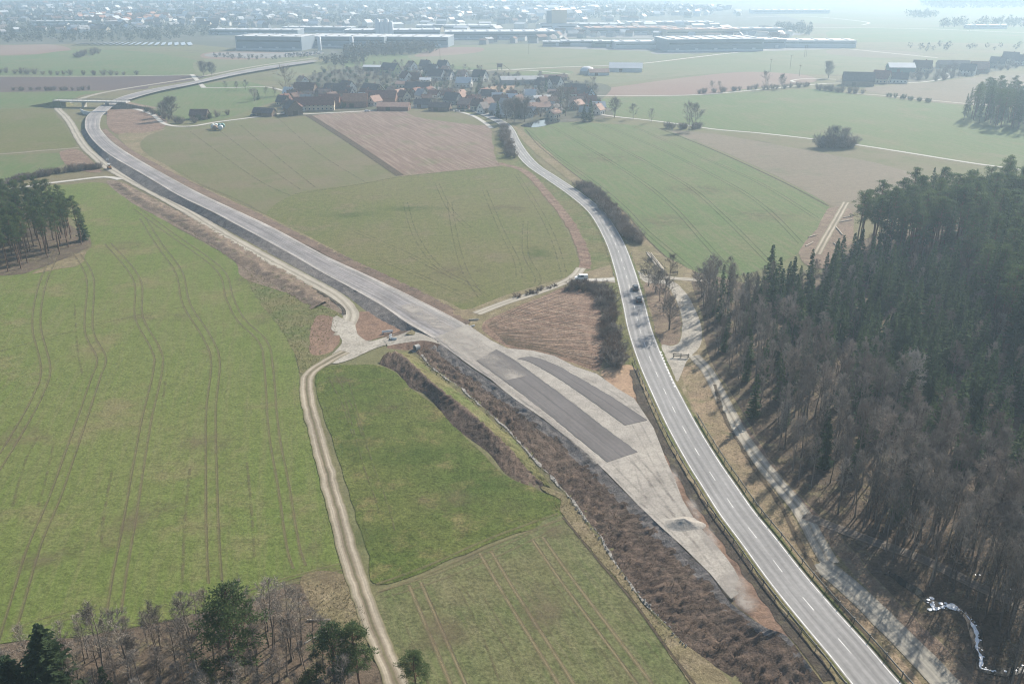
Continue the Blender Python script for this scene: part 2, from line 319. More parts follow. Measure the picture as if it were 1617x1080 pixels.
def sheet(name, px, mat, hf=flat, smooth=True, jit=0.35, label=None, kind='structure', parent=None, dz=None):
    w = [P(x, y, hf) for x, y in px]; w = [Vector((p.x, p.y, 0)) for p in w]
    if smooth: w = crom(w, 6, True)
    out = []
    for a, b in zip(w, w[1:] + w[:1]):
        n = max(1, min(12, int((b - a).length / 6)))
        for k in range(n): out.append(a.lerp(b, k / n))
    if jit:
        out = [Vector((p.x + jit * noise.noise((p.x * 0.23, p.y * 0.23, 1.7)) * 2, p.y + jit * noise.noise((p.x * 0.23, p.y * 0.23, 9.1)) * 2, 0)) for p in out]
    z = nextz() if dz is None else dz
    bm = bmesh.new(); vs = [bm.verts.new(p) for p in out]
    for t in tessellate_polygon([out]):
        try: bm.faces.new([vs[k] for k in t])
        except ValueError: pass
    if hf is not flat:
        for yy in (300, 370):
            bmesh.ops.bisect_plane(bm, geom=bm.verts[:] + bm.edges[:] + bm.faces[:], plane_co=(0, yy, 0), plane_no=(0, 1, 0))
    for v in bm.verts: v.co.z = hf(v.co.x, v.co.y) + z
    bmesh.ops.recalc_face_normals(bm, faces=bm.faces[:])
    if bm.faces and sum(f.normal.z for f in bm.faces) < 0: bmesh.ops.reverse_faces(bm, faces=bm.faces[:])
    me = bpy.data.meshes.new(name); bm.to_mesh(me); bm.free(); me.materials.append(mat)
    o = link(bpy.data.objects.new(name, me), parent)
    if parent is None: tag(o, label, None, None, kind)
    return o
def wline(px, hf=flat, step=3.0, smooth=8):
    w = [P(x, y, hf) for x, y in px]; w = [Vector((p.x, p.y, 0)) for p in w]
    return even(crom(w, smooth), step)
def strip_mesh(name, line, width, mat, hf, z, jit=0.0, sub=1, off=0.0, uvflip=False):
    mb = MB(); n = len(line); v = 0.0; rows = []
    for i, p in enumerate(line):
        t = line[min(i + 1, n - 1)] - line[max(i - 1, 0)]; t.normalize(); nx = Vector((t.y, -t.x, 0))
        wd = width(i / (n - 1)) if callable(width) else width
        row = []
        for k in range(sub + 1):
            s = k / sub
            q = p + nx * (off + (s - 0.5) * wd)
            if jit and k in (0, sub): q += nx * jit * noise.noise((p.x * 0.35, p.y * 0.35, k * 7.3))
            mb.v.append((q.x, q.y, hf(q.x, q.y) + z)); row.append(len(mb.v) - 1)
        if i: v += (p - line[i - 1]).length
        rows.append((row, v))
    for (r0, v0), (r1, v1) in zip(rows, rows[1:]):
        for k in range(sub):
            mb.idx((r0[k], r0[k + 1], r1[k + 1], r1[k]), ((k / sub, v0), ((k + 1) / sub, v0), ((k + 1) / sub, v1), (k / sub, v1)))
    return mb
def ribbon(name, px, width, mat, hf=flat, step=3.0, jit=0.0, label=None, parent=None, off=0.0, sub=1, kind='structure', line=None, dz=None, z=None):
    line = line or wline(px, hf, step)
    o = strip_mesh(name, line, width, mat, hf, (nextz() if z is None else z), jit, sub, off).obj(name, mat, parent)
    if parent is None: tag(o, label, None, None, kind)
    return o
def loft(name, rails, mat, ncross=4, step=1.2, amp=0.3, freq=0.4, label=None, kind='structure', parent=None, smooth=True, matfn=None, edgefix=True, seed=0.0, bulge=0.0):
    """surface between two or more rails of photo points ((px,py),height fn); all rails have the same number of points"""
    R = []
    for px, hf in rails: R.append([P(x, y, hf) for x, y in px])
    L = sum((b - a).length for a, b in zip(R[0], R[0][1:])); per = max(2, int(L / step / (len(R[0]) - 1)))
    R = [crom(r, per) for r in R]; n = len(R[0]); mb = MB(); rows = []
    tot = (len(R) - 1) * ncross
    for i in range(n):
        row = []
        for k in range(tot + 1):
            s = k / ncross; j = min(int(s), len(R) - 2); f = s - j
            p = R[j][i].lerp(R[j + 1][i], f)
            e = math.sin(math.pi * k / tot) ** 0.5 if edgefix else 1.0
            d = amp * e * (noise.noise((p.x * freq, p.y * freq, seed)) * 1.1 + 0.6 * noise.noise((p.x * freq * 2.7, p.y * freq * 2.7, seed + 5)) + 0.35 * noise.noise((p.x * freq * 6, p.y * freq * 6, seed + 9)))
            mb.v.append((p.x + d * 0.3, p.y + d * 0.2, p.z + d + bulge * e)); row.append(len(mb.v) - 1)
        rows.append(row)
    for i in range(n - 1):
        for k in range(tot):
            if matfn: mb.m = matfn(k / tot, i / n)
            mb.idx((rows[i][k], rows[i][k + 1], rows[i + 1][k + 1], rows[i + 1][k]), ((k / tot, i), ((k + 1) / tot, i), ((k + 1) / tot, i + 1), (k / tot, i + 1)))
    o = mb.obj(name, mat, parent, smooth)
    if parent is None: tag(o, label, None, None, kind)
    return o
def inpoly(x, y, poly):
    r = False; j = len(poly) - 1
    for i in range(len(poly)):
        (xi, yi), (xj, yj) = poly[i], poly[j]
        if (yi > y) != (yj > y) and x < (xj - xi) * (y - yi) / (yj - yi) + xi: r = not r
        j = i
    return r

# ------------------------------------------------------------------ the ground and the fields
mb = MB(); mb.face([(-16000, -900, 0), (16000, -900, 0), (16000, 24000, 0), (-16000, 24000, 0)]); tag(mb.obj('ground', M_BASE), 'dry olive grassland under fields and roads', None, None, 'structure')
def field(px, mat, label, **kw): return sheet('field', px, mat, label=label, **kw)

# far valley and town
field([(-700, -10), (1300, -10), (1250, 60), (1080, 90), (760, 70), (540, 95), (300, 70), (100, 70), (-700, 75)], M_TOWN, 'built-up valley floor under the far town', jit=0, smooth=False)
field([(1150, -8), (2400, -8), (2400, 70), (1500, 55), (1330, 40), (1240, 26)], M_PALE, 'hazy pale fields below the far wood on the skyline', jit=0)
field([(1320, 48), (1480, 44), (2300, 44), (2300, 76), (1500, 68), (1330, 64)], M_GREEN, 'hazy green strip field beyond the hamlet', jit=0)
field([(0, 72), (80, 71), (112, 79), (70, 86), (-300, 90), (-300, 74)], M_RED, 'small reddish field by the far houses', jit=0)
field([(-300, 92), (0, 90), (100, 81), (150, 79), (230, 83), (310, 96), (308, 117), (150, 121), (0, 120), (-300, 122)], M_GREEN, 'bright green field with a dark thicket on its far side')
field([(312, 96), (400, 93), (480, 88), (492, 94), (420, 104), (330, 118), (312, 118)], M_PALE, 'pale grass field beside the straight haul road')
field([(325, 84), (380, 82), (470, 84), (450, 90), (380, 95), (322, 92)], M_RED, 'reddish stripped earth before the big warehouse')
field([(-300, 123), (0, 122), (150, 122), (306, 120), (310, 126), (240, 136), (180, 143), (-300, 147)], M_DARKFIELD, 'dark ploughed field behind the bridge')
field([(-300, 148), (0, 146), (155, 145), (128, 151), (112, 158), (76, 170), (0, 172), (-300, 176)], M_GREEN, 'bright green field left of the bridge')
field([(-300, 178), (0, 173), (72, 171), (92, 186), (112, 214), (118, 232), (60, 237), (-300, 252)], M_OLIVE, 'olive green field left of the haul road')
field([(-300, 258), (0, 247), (95, 242), (106, 256), (64, 274), (30, 284), (0, 291), (-300, 310)], M_GREEN, 'small green field above the farm hedge')
field([(190, 158), (240, 146), (330, 132), (396, 130), (445, 152), (400, 172), (345, 190), (300, 190), (230, 168)], M_GREEN, 'green pasture right of the new road before the village')
field([(430, 118), (480, 98), (560, 104), (570, 112), (470, 126)], M_PALE, 'pale pasture behind the village barns')
field([(555, 88), (640, 87), (700, 95), (760, 104), (740, 112), (560, 112)], M_GREEN, 'green field directly behind the village')
field([(645, 92), (700, 74), (900, 70), (1060, 82), (1090, 90), (980, 102), (880, 107), (780, 110)], M_PALE, 'grey-green field between village and industrial halls')
field([(655, 90), (700, 76), (760, 76), (750, 84)], M_RED, 'small brownish wedge beside the industrial area')
field([(720, 126), (740, 120), (830, 113), (880, 110), (905, 116), (850, 124), (800, 124)], M_GREEN, 'green paddock behind the long village hall')
field([(1000, 104), (1100, 93), (1200, 80), (1320, 80), (1410, 98), (1330, 118), (1180, 114), (1060, 122), (940, 136), (930, 130)], M_PALE, 'pale green field with power poles')
field([(1318, 78), (1400, 80), (1460, 86), (1390, 92), (1310, 86)], M_BROWN, 'narrow brown field beyond the hamlet')
field([(936, 144), (1000, 134), (1090, 122), (1180, 114), (1270, 119), (1285, 130), (1200, 138), (1110, 149), (950, 152)], M_RED, 'reddish ploughed field beside the hedge row')
field([(1370, 138), (1450, 132), (1617, 118), (1900, 110), (1900, 180), (1560, 170), (1480, 162), (1385, 148)], M_BROWN, 'brown field in front of the hamlet')
field([(940, 158), (1110, 151), (1280, 141), (1345, 149), (1450, 160), (1535, 167), (1900, 190), (1900, 300), (1617, 268), (1540, 258), (1440, 243), (1350, 229), (1200, 210), (1110, 202), (1060, 196), (960, 180)], M_GREEN, 'large blue-green field with the round copse on its lower edge')
field([(1110, 207), (1200, 214), (1290, 225), (1350, 233), (1450, 249), (1560, 268), (1750, 300), (1750, 330), (1500, 300), (1400, 262), (1300, 240), (1180, 220), (1090, 212)], M_OLIVE2, 'yellow-green strip below the pale lane')
field([(1060, 208), (1130, 212), (1220, 228), (1320, 246), (1400, 262), (1480, 292), (1420, 340), (1345, 335), (1312, 324), (1230, 280), (1130, 235)], M_BROWN, 'grey-brown stubble field above the pine wood')

F_RIGHT = field([(828, 201), (880, 194), (960, 196), (1040, 203), (1128, 237), (1230, 284), (1308, 325), (1290, 362), (1262, 400), (1190, 430), (1120, 440), (1085, 424), (1050, 405), (1016, 372), (985, 335), (940, 300), (890, 262), (850, 228)], M_GREEN, 'green crop field right of the main road with sweeping tramlines')
F_MID = field([(224, 232), (228, 219), (250, 208), (300, 206), (380, 196), (440, 186), (484, 179), (540, 215), (630, 277), (560, 292), (466, 306), (520, 335), (560, 400), (470, 366), (380, 318), (300, 285), (250, 258)], M_OLIVE2, 'olive striped field right of the new road')
field([(484, 179), (560, 175), (655, 171), (735, 180), (772, 200), (778, 228), (792, 262), (700, 271), (632, 278), (550, 222)], M_STUB, 'brown stubble field with pale straw streaks')
field([(640, 172), (690, 172), (738, 180), (770, 198), (700, 192), (655, 184)], M_OLIVE2, 'green margin by the village on the stubble field')
F_MIDGREEN = field([(468, 306), (560, 292), (632, 279), (700, 272), (792, 263), (818, 266), (852, 304), (884, 345), (906, 388), (912, 420), (892, 444), (830, 466), (772, 486), (742, 492), (690, 472), (620, 440), (545, 404), (470, 366), (420, 340)], M_OLIVE, 'large green field between the new road and the main road')
F_LEFT = field([(60, 300), (110, 292), (165, 290), (205, 318), (262, 350), (318, 382), (366, 408), (388, 440), (404, 470), (432, 505), (455, 535), (466, 562), (473, 592), (486, 650), (506, 730), (526, 812), (541, 880), (549, 908), (470, 912), (400, 945), (300, 972), (150, 1000), (0, 1016), (-260, 1060), (-330, 700), (-240, 440), (0, 436), (60, 425), (140, 395), (130, 360)], M_CROP, 'wide green crop field with paired tractor tramlines')
F_MEADOW = field([(505, 584), (540, 577), (592, 577), (626, 590), (650, 612), (690, 645), (740, 694), (798, 750), (850, 772), (884, 792), (890, 812), (800, 848), (700, 888), (598, 924), (582, 880), (555, 790), (522, 690), (499, 612)], M_MEADOW, 'lush green meadow between farm track and spoil ridge')
F_LOW = field([(596, 942), (700, 902), (800, 856), (889, 816), (942, 880), (1002, 950), (1052, 1020), (1130, 1120), (1220, 1260), (700, 1260), (640, 1080), (612, 1000)], M_CROP2, 'thin crop field with pale tramlines at the lower edge')

for px_, lab_ in (([(330, 90), (430, 92), (505, 86), (500, 82), (430, 84), (340, 84)], 'pale yard before the big warehouse'), ([(1040, 86), (1180, 82), (1320, 78), (1300, 74), (1180, 78), (1050, 80)], 'pale service road before the ribbed-roof halls'), ([(560, 66), (900, 60), (1100, 62), (1240, 58), (1240, 52), (900, 52), (600, 56)], 'pale paved ground between the industrial halls'), ([(880, 76), (1020, 81), (1050, 78), (960, 72), (880, 70)], 'paved edge of the industrial area')):
    sheet('yard', px_, M_YARD, label=lab_)
# verges and earthworks on the flat side
sheet('verge', [(385, 425), (440, 440), (500, 470), (545, 505), (548, 530), (505, 572), (476, 590), (466, 560), (432, 505), (404, 470)], M_VERGE2, label='rough grassy verge beside the haul road bend')
sheet('verge', [(168, 288), (200, 292), (330, 362), (420, 412), (520, 470), (548, 500), (500, 478), (386, 440), (366, 408), (262, 350), (205, 318)], M_SPOIL, label='brown disturbed strip left of the haul road')
sheet('verge', [(500, 500), (535, 505), (540, 525), (525, 555), (495, 560), (488, 540)], M_REDSOIL, label='reddish bare earth inside the track bend')
sheet('verge', [(560, 498), (580, 492), (600, 502), (632, 520), (610, 531), (575, 538), (562, 525)], M_REDSOIL, label='reddish brown triangle of soil by the junction')
sheet('verge', [(176, 168), (230, 172), (262, 190), (255, 205), (225, 215), (195, 215), (170, 200)], M_SOIL, label='bare churned earth beside the bridge')
sheet('verge', [(186, 214), (230, 210), (262, 204), (228, 218), (224, 236), (262, 262), (330, 300), (430, 345), (545, 404), (640, 450), (742, 493), (752, 500), (700, 484), (560, 418), (430, 356), (300, 286), (225, 250)], M_VERGE, label='dry grass verge right of the new road')
sheet('verge', [(96, 240), (120, 236), (140, 250), (160, 272), (120, 268), (100, 256)], M_SOIL, label='small bare patch left of the haul road')
sheet('verge', [(794, 200), (812, 205), (830, 232), (870, 275), (930, 312), (965, 365), (982, 410), (978, 440), (935, 440), (925, 400), (900, 350), (858, 300), (820, 265), (790, 262), (780, 230)], M_VERGE2, label='grass verge left of the main road')
sheet('verge', [(806, 196), (850, 226), (890, 262), (940, 300), (985, 335), (1016, 372), (1050, 405), (1120, 440), (1100, 450), (1040, 440), (1005, 420), (985, 380), (950, 325), (890, 278), (835, 232)], M_VERGE, label='dry verge between main road and green field')
ribbon('verge', [(786, 258), (830, 272), (868, 312), (898, 350), (920, 395), (924, 425)], 4.2, M_SOIL, jit=0.8, label='brown strip of stripped soil along the field edge')
sheet('verge', [(480, 1000), (470, 930), (485, 905), (545, 908), (572, 960), (588, 1010), (560, 1020), (510, 1010)], M_VERGE, label='dry reed patch beside the farm track')
sheet('forest_ground', [(-260, 1062), (0, 1018), (150, 1002), (300, 974), (400, 948), (470, 925), (500, 980), (560, 1015), (600, 1060), (640, 1180), (600, 1320), (-100, 1320), (-400, 1250)], M_FOREST, label='brown woodland floor under the lower wood')
sheet('forest_ground', [(-240, 440), (0, 436), (60, 425), (130, 396), (142, 380), (100, 350), (40, 330), (-240, 330)], M_FOREST, label='shaded floor of the small pine wood')
sheet('verge', [(50, 432), (120, 402), (135, 398), (128, 418), (95, 425)], M_VERGE, label='pale grass corner before the small pine wood')
sheet('village_ground', [(440, 165), (470, 128), (520, 112), (600, 104), (760, 112), (860, 124), (960, 135), (950, 160), (965, 184), (850, 196), (780, 190), (735, 176), (650, 170), (520, 180), (450, 184)], M_VILLAGE, label='gardens and yards of the village')
sheet('yard', [(770, 138), (812, 134), (800, 146), (760, 148)], M_TAN, label='tan sandy plot in the village')
sheet('yard', [(1320, 128), (1380, 134), (1460, 130), (1520, 122), (1617, 104), (1617, 98), (1500, 104), (1420, 112)], M_VILLAGE, label='yards of the hamlet')
sheet('verge', [(1262, 400), (1290, 362), (1308, 330), (1345, 335), (1340, 400), (1290, 425)], M_LITTER, label='logged clearing with scattered branches')

# ------------------------------------------------------------------ raised ground on the right
sheet('ground', [(640, 528), (690, 494), (745, 488), (800, 466), (890, 440), (960, 420), (1010, 395), (1060, 410), (1100, 432), (1200, 452), (1300, 430), (1345, 385), (1450, 362), (1620, 335), (1900, 300), (2300, 520), (2300, 1300), (1400, 1240), (1330, 1120), (1275, 1050), (1240, 1003), (1205, 990), (1153, 953), (1121, 908), (1078, 868), (1005, 798), (931, 722), (857, 664), (774, 602), (727, 569), (682, 533)], M_VERGE, hf=upland, smooth=False, jit=0, label='raised ground between the new road and the woods')
sheet('forest_ground', [(1096, 432), (1200, 452), (1300, 430), (1345, 385), (1450, 362), (1620, 335), (1900, 305), (2300, 520), (2300, 1300), (1640, 1240), (1560, 1100), (1480, 1010), (1400, 930), (1330, 850), (1250, 770), (1200, 700), (1160, 630), (1118, 560), (1110, 500)], M_FOREST, hf=upland, label='brown leaf strewn floor of the wood on the right')
sheet('verge', [(1150, 640), (1200, 702), (1250, 772), (1330, 852), (1400, 932), (1480, 1012), (1560, 1102), (1500, 1100), (1420, 990), (1340, 900), (1275, 815), (1235, 770), (1190, 700)], M_LITTER, hf=upland, label='reddish litter bank along the forest track')
sheet('verge', [(1074, 592), (1085, 578), (1110, 585), (1140, 640), (1185, 720), (1240, 800), (1290, 880), (1350, 950), (1430, 1050), (1480, 1110), (1450, 1110), (1340, 975), (1250, 870), (1170, 760), (1105, 660)], M_TANVERGE, hf=upland, label='dry yellow verge right of the main road')
FIELD_TRI = sheet('field', [(760, 515), (800, 492), (850, 472), (900, 452), (938, 458), (950, 500), (955, 540), (945, 585), (900, 572), (850, 560), (800, 548)], M_SOIL, hf=upland, label='triangular brown harrowed plot between both roads')
sheet('verge', [(905, 452), (975, 450), (990, 500), (1005, 560), (1005, 605), (975, 580), (960, 545), (955, 500), (940, 462)], M_VERGE2, hf=upland, label='grass verge inside the road fork')
sheet('verge', [(948, 588), (1000, 578), (1003, 620), (1012, 650), (980, 622)], M_TAN, hf=upland, label='tan sandy heap area beside the main road')
sheet('verge', [(1002, 632), (1020, 640), (1060, 715), (1110, 795), (1180, 895), (1245, 985), (1246, 1006), (1205, 990), (1160, 950), (1130, 880), (1090, 810), (1050, 745), (1030, 690)], M_REDSOIL, hf=upland, label='reddish brown strip beside the gravel platform')
sheet('verge', [(1018, 448), (1048, 448), (1062, 470), (1073, 500), (1074, 535), (1060, 546), (1040, 540), (1030, 500)], M_LITTER, hf=upland, label='brown planted island between main road and lay-by')
sheet('parking', [(1006, 428), (1030, 440), (1062, 445), (1082, 462), (1098, 490), (1108, 520), (1105, 548), (1085, 570), (1075, 592), (1066, 600), (1045, 548), (1062, 547), (1075, 536), (1076, 500), (1064, 468), (1050, 450), (1018, 446)], M_PARK, hf=upland, jit=0.1, label='pale gravel lay-by curving around the planted island')

# ------------------------------------------------------------------ roads
NRL = [(497, 95), (440, 102), (370, 114), (300, 130), (241, 140.5), (195, 152), (161, 166), (151, 172), (137, 184), (134, 198), (137, 208), (148, 223), (164, 238), (183, 251), (209, 266), (250, 290), (284, 310), (334, 334), (383, 360), (451, 397), (501, 426), (540, 447), (585, 472), (613, 489), (641, 509), (682, 533), (727, 566)]
NRR = [(503, 97), (450, 105), (380, 117), (304, 133.5), (250, 144.5), (206, 157), (181, 167), (173, 173), (161, 184), (158, 198), (161, 207), (176, 223), (196, 238), (219, 252), (252, 271), (296, 295), (336, 315), (386, 338), (434, 361), (505, 399), (540, 416), (592, 440), (632, 459), (664, 475), (700, 493), (740, 515), (790, 548)]
loft('road', [(NRL, newroad), (NRR, newroad)], M_NEWROAD, 8, 3.0, 0.0, 0.5, label='new road under construction with dusty gravel base', smooth=False)
toe = [(127, 208), (138, 226), (153, 242), (170, 258), (196, 277), (236, 302), (290, 328), (354, 361), (427, 401), (484, 432), (530, 457), (560, 477), (590, 500), (630, 521), (668, 538)]
top = [(135, 202), (144, 218), (159, 234), (177, 247), (203, 263), (245, 288), (300, 318), (374, 355), (446, 394), (498, 424), (540, 446.5), (572, 464), (605, 484), (640, 508), (684, 534)]
loft('embankment', [(top, newroad), (toe, flat)], M_DARKSTONE, 6, 1.3, 0.3, 0.6, label='dark shaded embankment slope of the new road')
topr = [(160, 205), (170, 217), (194, 237), (219, 252), (265, 278), (320, 307), (386, 338), (480, 385), (540, 416), (590, 439), (640, 463), (690, 488), (738, 513)]
toer = [(168, 204), (180, 215), (206, 235), (232, 250), (279, 275), (334, 303), (401, 333), (495, 379), (556, 408), (606, 431), (656, 454), (704, 479), (750, 503)]
loft('embankment', [(topr, newroad), (toer, flat)], M_SLOPE, 4, 1.5, 0.35, 0.5, label='rough brown bank on the right of the new road')

# gravel platform where the new road meets the old one
sheet('gravel_platform', [(690, 532), (737, 512), (776, 537), (800, 550), (842, 554), (876, 563), (908, 579), (942, 590), (975, 613), (1002, 630), (1016, 652), (1030, 675), (1044, 705), (1062, 750), (1080, 790), (1104, 828), (1143, 877), (1156, 896), (1164, 912), (1160, 926), (1168, 936), (1156, 946), (1140, 926), (1121, 906), (1080, 866), (1007, 797), (957, 747), (931, 719), (857, 661), (774, 600), (727, 567)], M_GRAVEL, hf=newroad, smooth=False, jit=0.3, label='pale gravel platform at the end of the new road', dz=0.06)
def patch(name, left, right, label):
    mbp = MB(); L = [P(x, y, newroad) for x, y in left]; Rr = [P(x, y, newroad) for x, y in right]
    L = crom(L, 14); Rr = crom(Rr, 14); n = len(L); v = 0
    L = [q + Vector((0.22, 0.1, 0)) * noise.noise((q.x * 0.9, q.y * 0.9, 3.0)) for q in L]; Rr = [q + Vector((0.22, 0.1, 0)) * noise.noise((q.x * 0.9, q.y * 0.9, 8.0)) for q in Rr]
    for i in range(n):
        for k in range(5):
            q = L[i].lerp(Rr[i], k / 4); mbp.v.append((q.x, q.y, newroad(q.x, q.y) + 0.11))
    for i in range(n - 1):
        d = (L[i + 1] - L[i]).length
        for k in range(4):
            b = i * 5 + k; mbp.idx((b, b + 1, b + 6, b + 5), ((k / 4, v), ((k + 1) / 4, v), ((k + 1) / 4, v + d), (k / 4, v + d)))
        v += d
    for i in range(n - 1):                                            # asphalt edge thickness
        for c in (0, 4):
            a, b2 = mbp.v[i * 5 + c], mbp.v[(i + 1) * 5 + c]
            mbp.face([a, b2, (b2[0], b2[1], b2[2] - 0.09), (a[0], a[1], a[2] - 0.09)])
    for k in range(4):
        a, b2 = mbp.v[(n - 1) * 5 + k], mbp.v[(n - 1) * 5 + k + 1]
        mbp.face([a, b2, (b2[0], b2[1], b2[2] - 0.09), (a[0], a[1], a[2] - 0.09)])
    return tag(mbp.obj(name, M_PATCH), label, None, None, 'structure')
patch('asphalt_patch', [(752, 570), (780, 590), (826, 624), (880, 666), (918, 697), (959, 730)], [(784, 552), (811, 568), (858, 602), (914, 644), (958, 678), (1007, 714)], 'long dark asphalt lane ending square on the gravel')
patch('asphalt_patch', [(817, 567), (834, 571), (860, 585), (894, 606), (940, 638), (987, 672)], [(819, 566), (842, 564), (874, 575), (906, 592), (966, 627), (1022, 664)], 'shorter dark asphalt lane beside the main road')
ribbon('gravel_edge', [(690, 532), (735, 565), (790, 604), (846, 645), (900, 690), (945, 733)], 2.4, M_DUSTSOFT, newroad, 2.0, 0.2, 'pale dusty shoulder along the platform edge', z=0.17)
ribbon('gravel_edge', [(640, 482), (690, 512), (740, 545), (780, 572), (815, 598)], 9.0, M_DUSTSOFT, newroad, 2.0, 0.5, 'pale dust over the crossing on the new road', z=0.16)

def spot(parent, px, py, rx, ry, mat, hf=flat, z=0.14):
    c = P(px, py, hf); mb = MB(); n = 22; N = 3
    rg = [[(c.x, c.y)]] + [[(c.x + rx * k / N * math.cos(6.2832 * i / n) * (1 + 0.3 * noise.noise((i * 0.7, px, 2))), c.y + ry * k / N * math.sin(6.2832 * i / n) * (1 + 0.3 * noise.noise((i * 0.7, py, 5)))) for i in range(n)] for k in range(1, N + 1)]
    f = lambda q: (q[0], q[1], hf(*q) + z)
    for i in range(n):
        j = (i + 1) % n
        mb.face([f(rg[0][0]), f(rg[1][i]), f(rg[1][j])], ((.5, 0), (.5 + .5 / N, 0), (.5 + .5 / N, 0)))
        for k in range(1, N): mb.face([f(rg[k][i]), f(rg[k + 1][i]), f(rg[k + 1][j]), f(rg[k][j])], ((.5 + .5 * k / N, 0), (.5 + .5 * (k + 1) / N, 0), (.5 + .5 * (k + 1) / N, 0), (.5 + .5 * k / N, 0)))
    o = mb.obj('worn_patch', mat, parent)
    if parent is None: tag(o, 'soft patch of spread dust or damp on the gravel platform', None, None, 'structure')
M_RUT = soft('wheel_marks_on_gravel', (0.22, 0.2, 0.18), (0.27, 0.245, 0.22), 0.32, 0.9, 0.3, 0.7, 0.3)
for k, l in enumerate([[(900, 640), (960, 690), (1020, 745), (1060, 800), (1100, 850), (1140, 905)], [(960, 735), (1000, 775), (1040, 812), (1090, 860)], [(1000, 720), (1040, 770), (1085, 830)], [(760, 545), (830, 590), (900, 638), (960, 690)], [(985, 640), (1010, 680), (1040, 735), (1070, 790)], [(840, 560), (900, 590), (960, 620), (1005, 655)], [(1010, 740), (1030, 790), (1060, 815)]]):
    ln = wline(l, newroad, 1.5)
    for s in (-1, 1): tag(strip_mesh('wheel_mark', ln, 0.7, M_RUT, newroad, 0.075 + 0.002 * k, 0.2, 1, s * 1.0).obj('wheel_mark', M_RUT), 'faint wheel marks on the gravel platform', None, None, 'structure')
for px_, py_, a_, b_ in ((1160, 925, 3.2, 4.5), (1178, 950, 2.4, 3.6), (1120, 850, 1.8, 5.0), (1095, 805, 1.6, 5.0), (1066, 755, 1.4, 5.0)): spot(None, px_, py_, a_, b_, M_DUSTSOFT, newroad, 0.09 + px_ * 1e-5)
for k_, (px_, py_, a_, b_) in enumerate(((1040, 760, 3.5, 5.0), (1000, 700, 2.5, 4.0), (930, 600, 4, 3), (870, 565, 4, 3), (1020, 790, 2.5, 4), (1100, 870, 2.0, 4.0))): spot(None, px_, py_, a_, b_, M_RUT, newroad, 0.1 + k_ * 0.002)
# the slope below the platform, down to the ditch
topA = [(684, 532), (727, 568), (774, 601), (824, 638), (857, 662), (931, 719), (957, 747), (1007, 797), (1041, 827), (1080, 867), (1121, 907), (1153, 950), (1205, 988), (1242, 1004), (1278, 1050), (1330, 1120)]
toeA = [(656, 556), (684, 582), (729, 613), (776, 655), (806, 682), (849, 731), (893, 776), (922, 815), (950, 850), (974, 890), (1008, 937), (1044, 977), (1090, 1025), (1150, 1065), (1215, 1105), (1260, 1160)]
mid = [(a * 0.55 + c * 0.45, b * 0.55 + d * 0.45) for (a, b), (c, d) in zip(topA, toeA)]
def halfh(x, y): return (upland(x, y) + 0.6) * 0.5
def topnew(x, y): return newroad(x, y) + 0.03
loft('embankment', [(topA, topnew), (mid, halfh)], [M_DARKSTONE, M_SLOPE], 7, 0.6, 0.55, 0.9, label='steep dark gravel slope below the platform', matfn=lambda k, i: 1 if k + 0.9 * (i - 0.6) > 0.3 + 0.35 * noise.noise((k * 3, i * 60, 0)) else 0)
loft('embankment', [(mid, halfh), (toeA, flat)], M_SLOPE, 9, 0.55, 0.7, 1.0, label='rough brown brush covered foot of the platform slope', seed=3.0)
ribbon('ditch', [(668, 560), (684, 583), (729, 614), (776, 656), (806, 684), (849, 732), (893, 778), (922, 818), (950, 853), (974, 893), (1008, 940), (1044, 982)], 0.35, M_STONE, jit=0.9, step=1.5, label='stone lined drainage ditch at the foot of the slope')
sheet('verge', [(853, 768), (893, 782), (945, 852), (1004, 940), (1060, 1000), (1150, 1075), (1260, 1180), (1200, 1200), (1090, 1080), (1002, 950), (942, 880), (890, 816), (884, 792)], M_VERGE, label='dry stony verge between lower field and ditch')
ribbon('furrow', [(889, 817), (942, 882), (1002, 953), (1052, 1023), (1100, 1085), (1150, 1150)], 0.7, M_TRACKDARK, label='dark furrow along the lower field')

# spoil ridge along the meadow
ra = [(598, 575), (626, 588), (646, 611), (673, 624), (691, 644), (713, 672), (740, 692), (773, 717), (798, 748), (829, 765), (858, 770)]
rb = [(606, 560), (626, 556), (653, 578), (680, 603), (707, 625), (733, 643), (760, 667), (782, 688), (804, 708), (828, 738), (856, 764)]
RE0, RE1 = P(606, 560), P(856, 764)
def ridge_h(x, y): return 0.15 + 1.8 * min(1.0, math.hypot(x - RE1.x, y - RE1.y) / 22.0) * min(1.0, 0.35 + math.hypot(x - RE0.x, y - RE0.y) / 8.0)
rc = [(640, 556), (660, 566), (682, 588), (712, 610), (738, 630), (764, 652), (790, 678), (812, 694), (836, 726), (856, 748), (872, 770)]
loft('spoil_ridge', [(ra, flat), (rb, ridge_h), (rc, lift(0.2))], [M_SLOPE, M_VERGE2], 8, 0.55, 0.5, 0.9, label='long spoil ridge of dark clods beside the meadow', matfn=lambda k, i: 1 if k > 0.56 else 0, seed=1.0)
r2a = [(172, 292), (205, 318), (255, 342), (300, 368), (352, 402), (392, 430), (440, 456), (490, 490)]
r2b = [(188, 290), (222, 312), (270, 336), (318, 362), (368, 394), (410, 420), (458, 446), (508, 478)]
r2c = [(198, 290), (236, 310), (284, 334), (334, 360), (384, 388), (428, 414), (476, 440), (526, 474)]
loft('spoil_ridge', [(r2a, flat), (r2b, lift(0.9)), (r2c, flat)], [M_SPOIL], 4, 1.0, 0.8, 0.35, label='low lumpy spoil ridge left of the haul road', seed=8.0)
hc = P(1074, 828, newroad); mb = MB(); rr = []
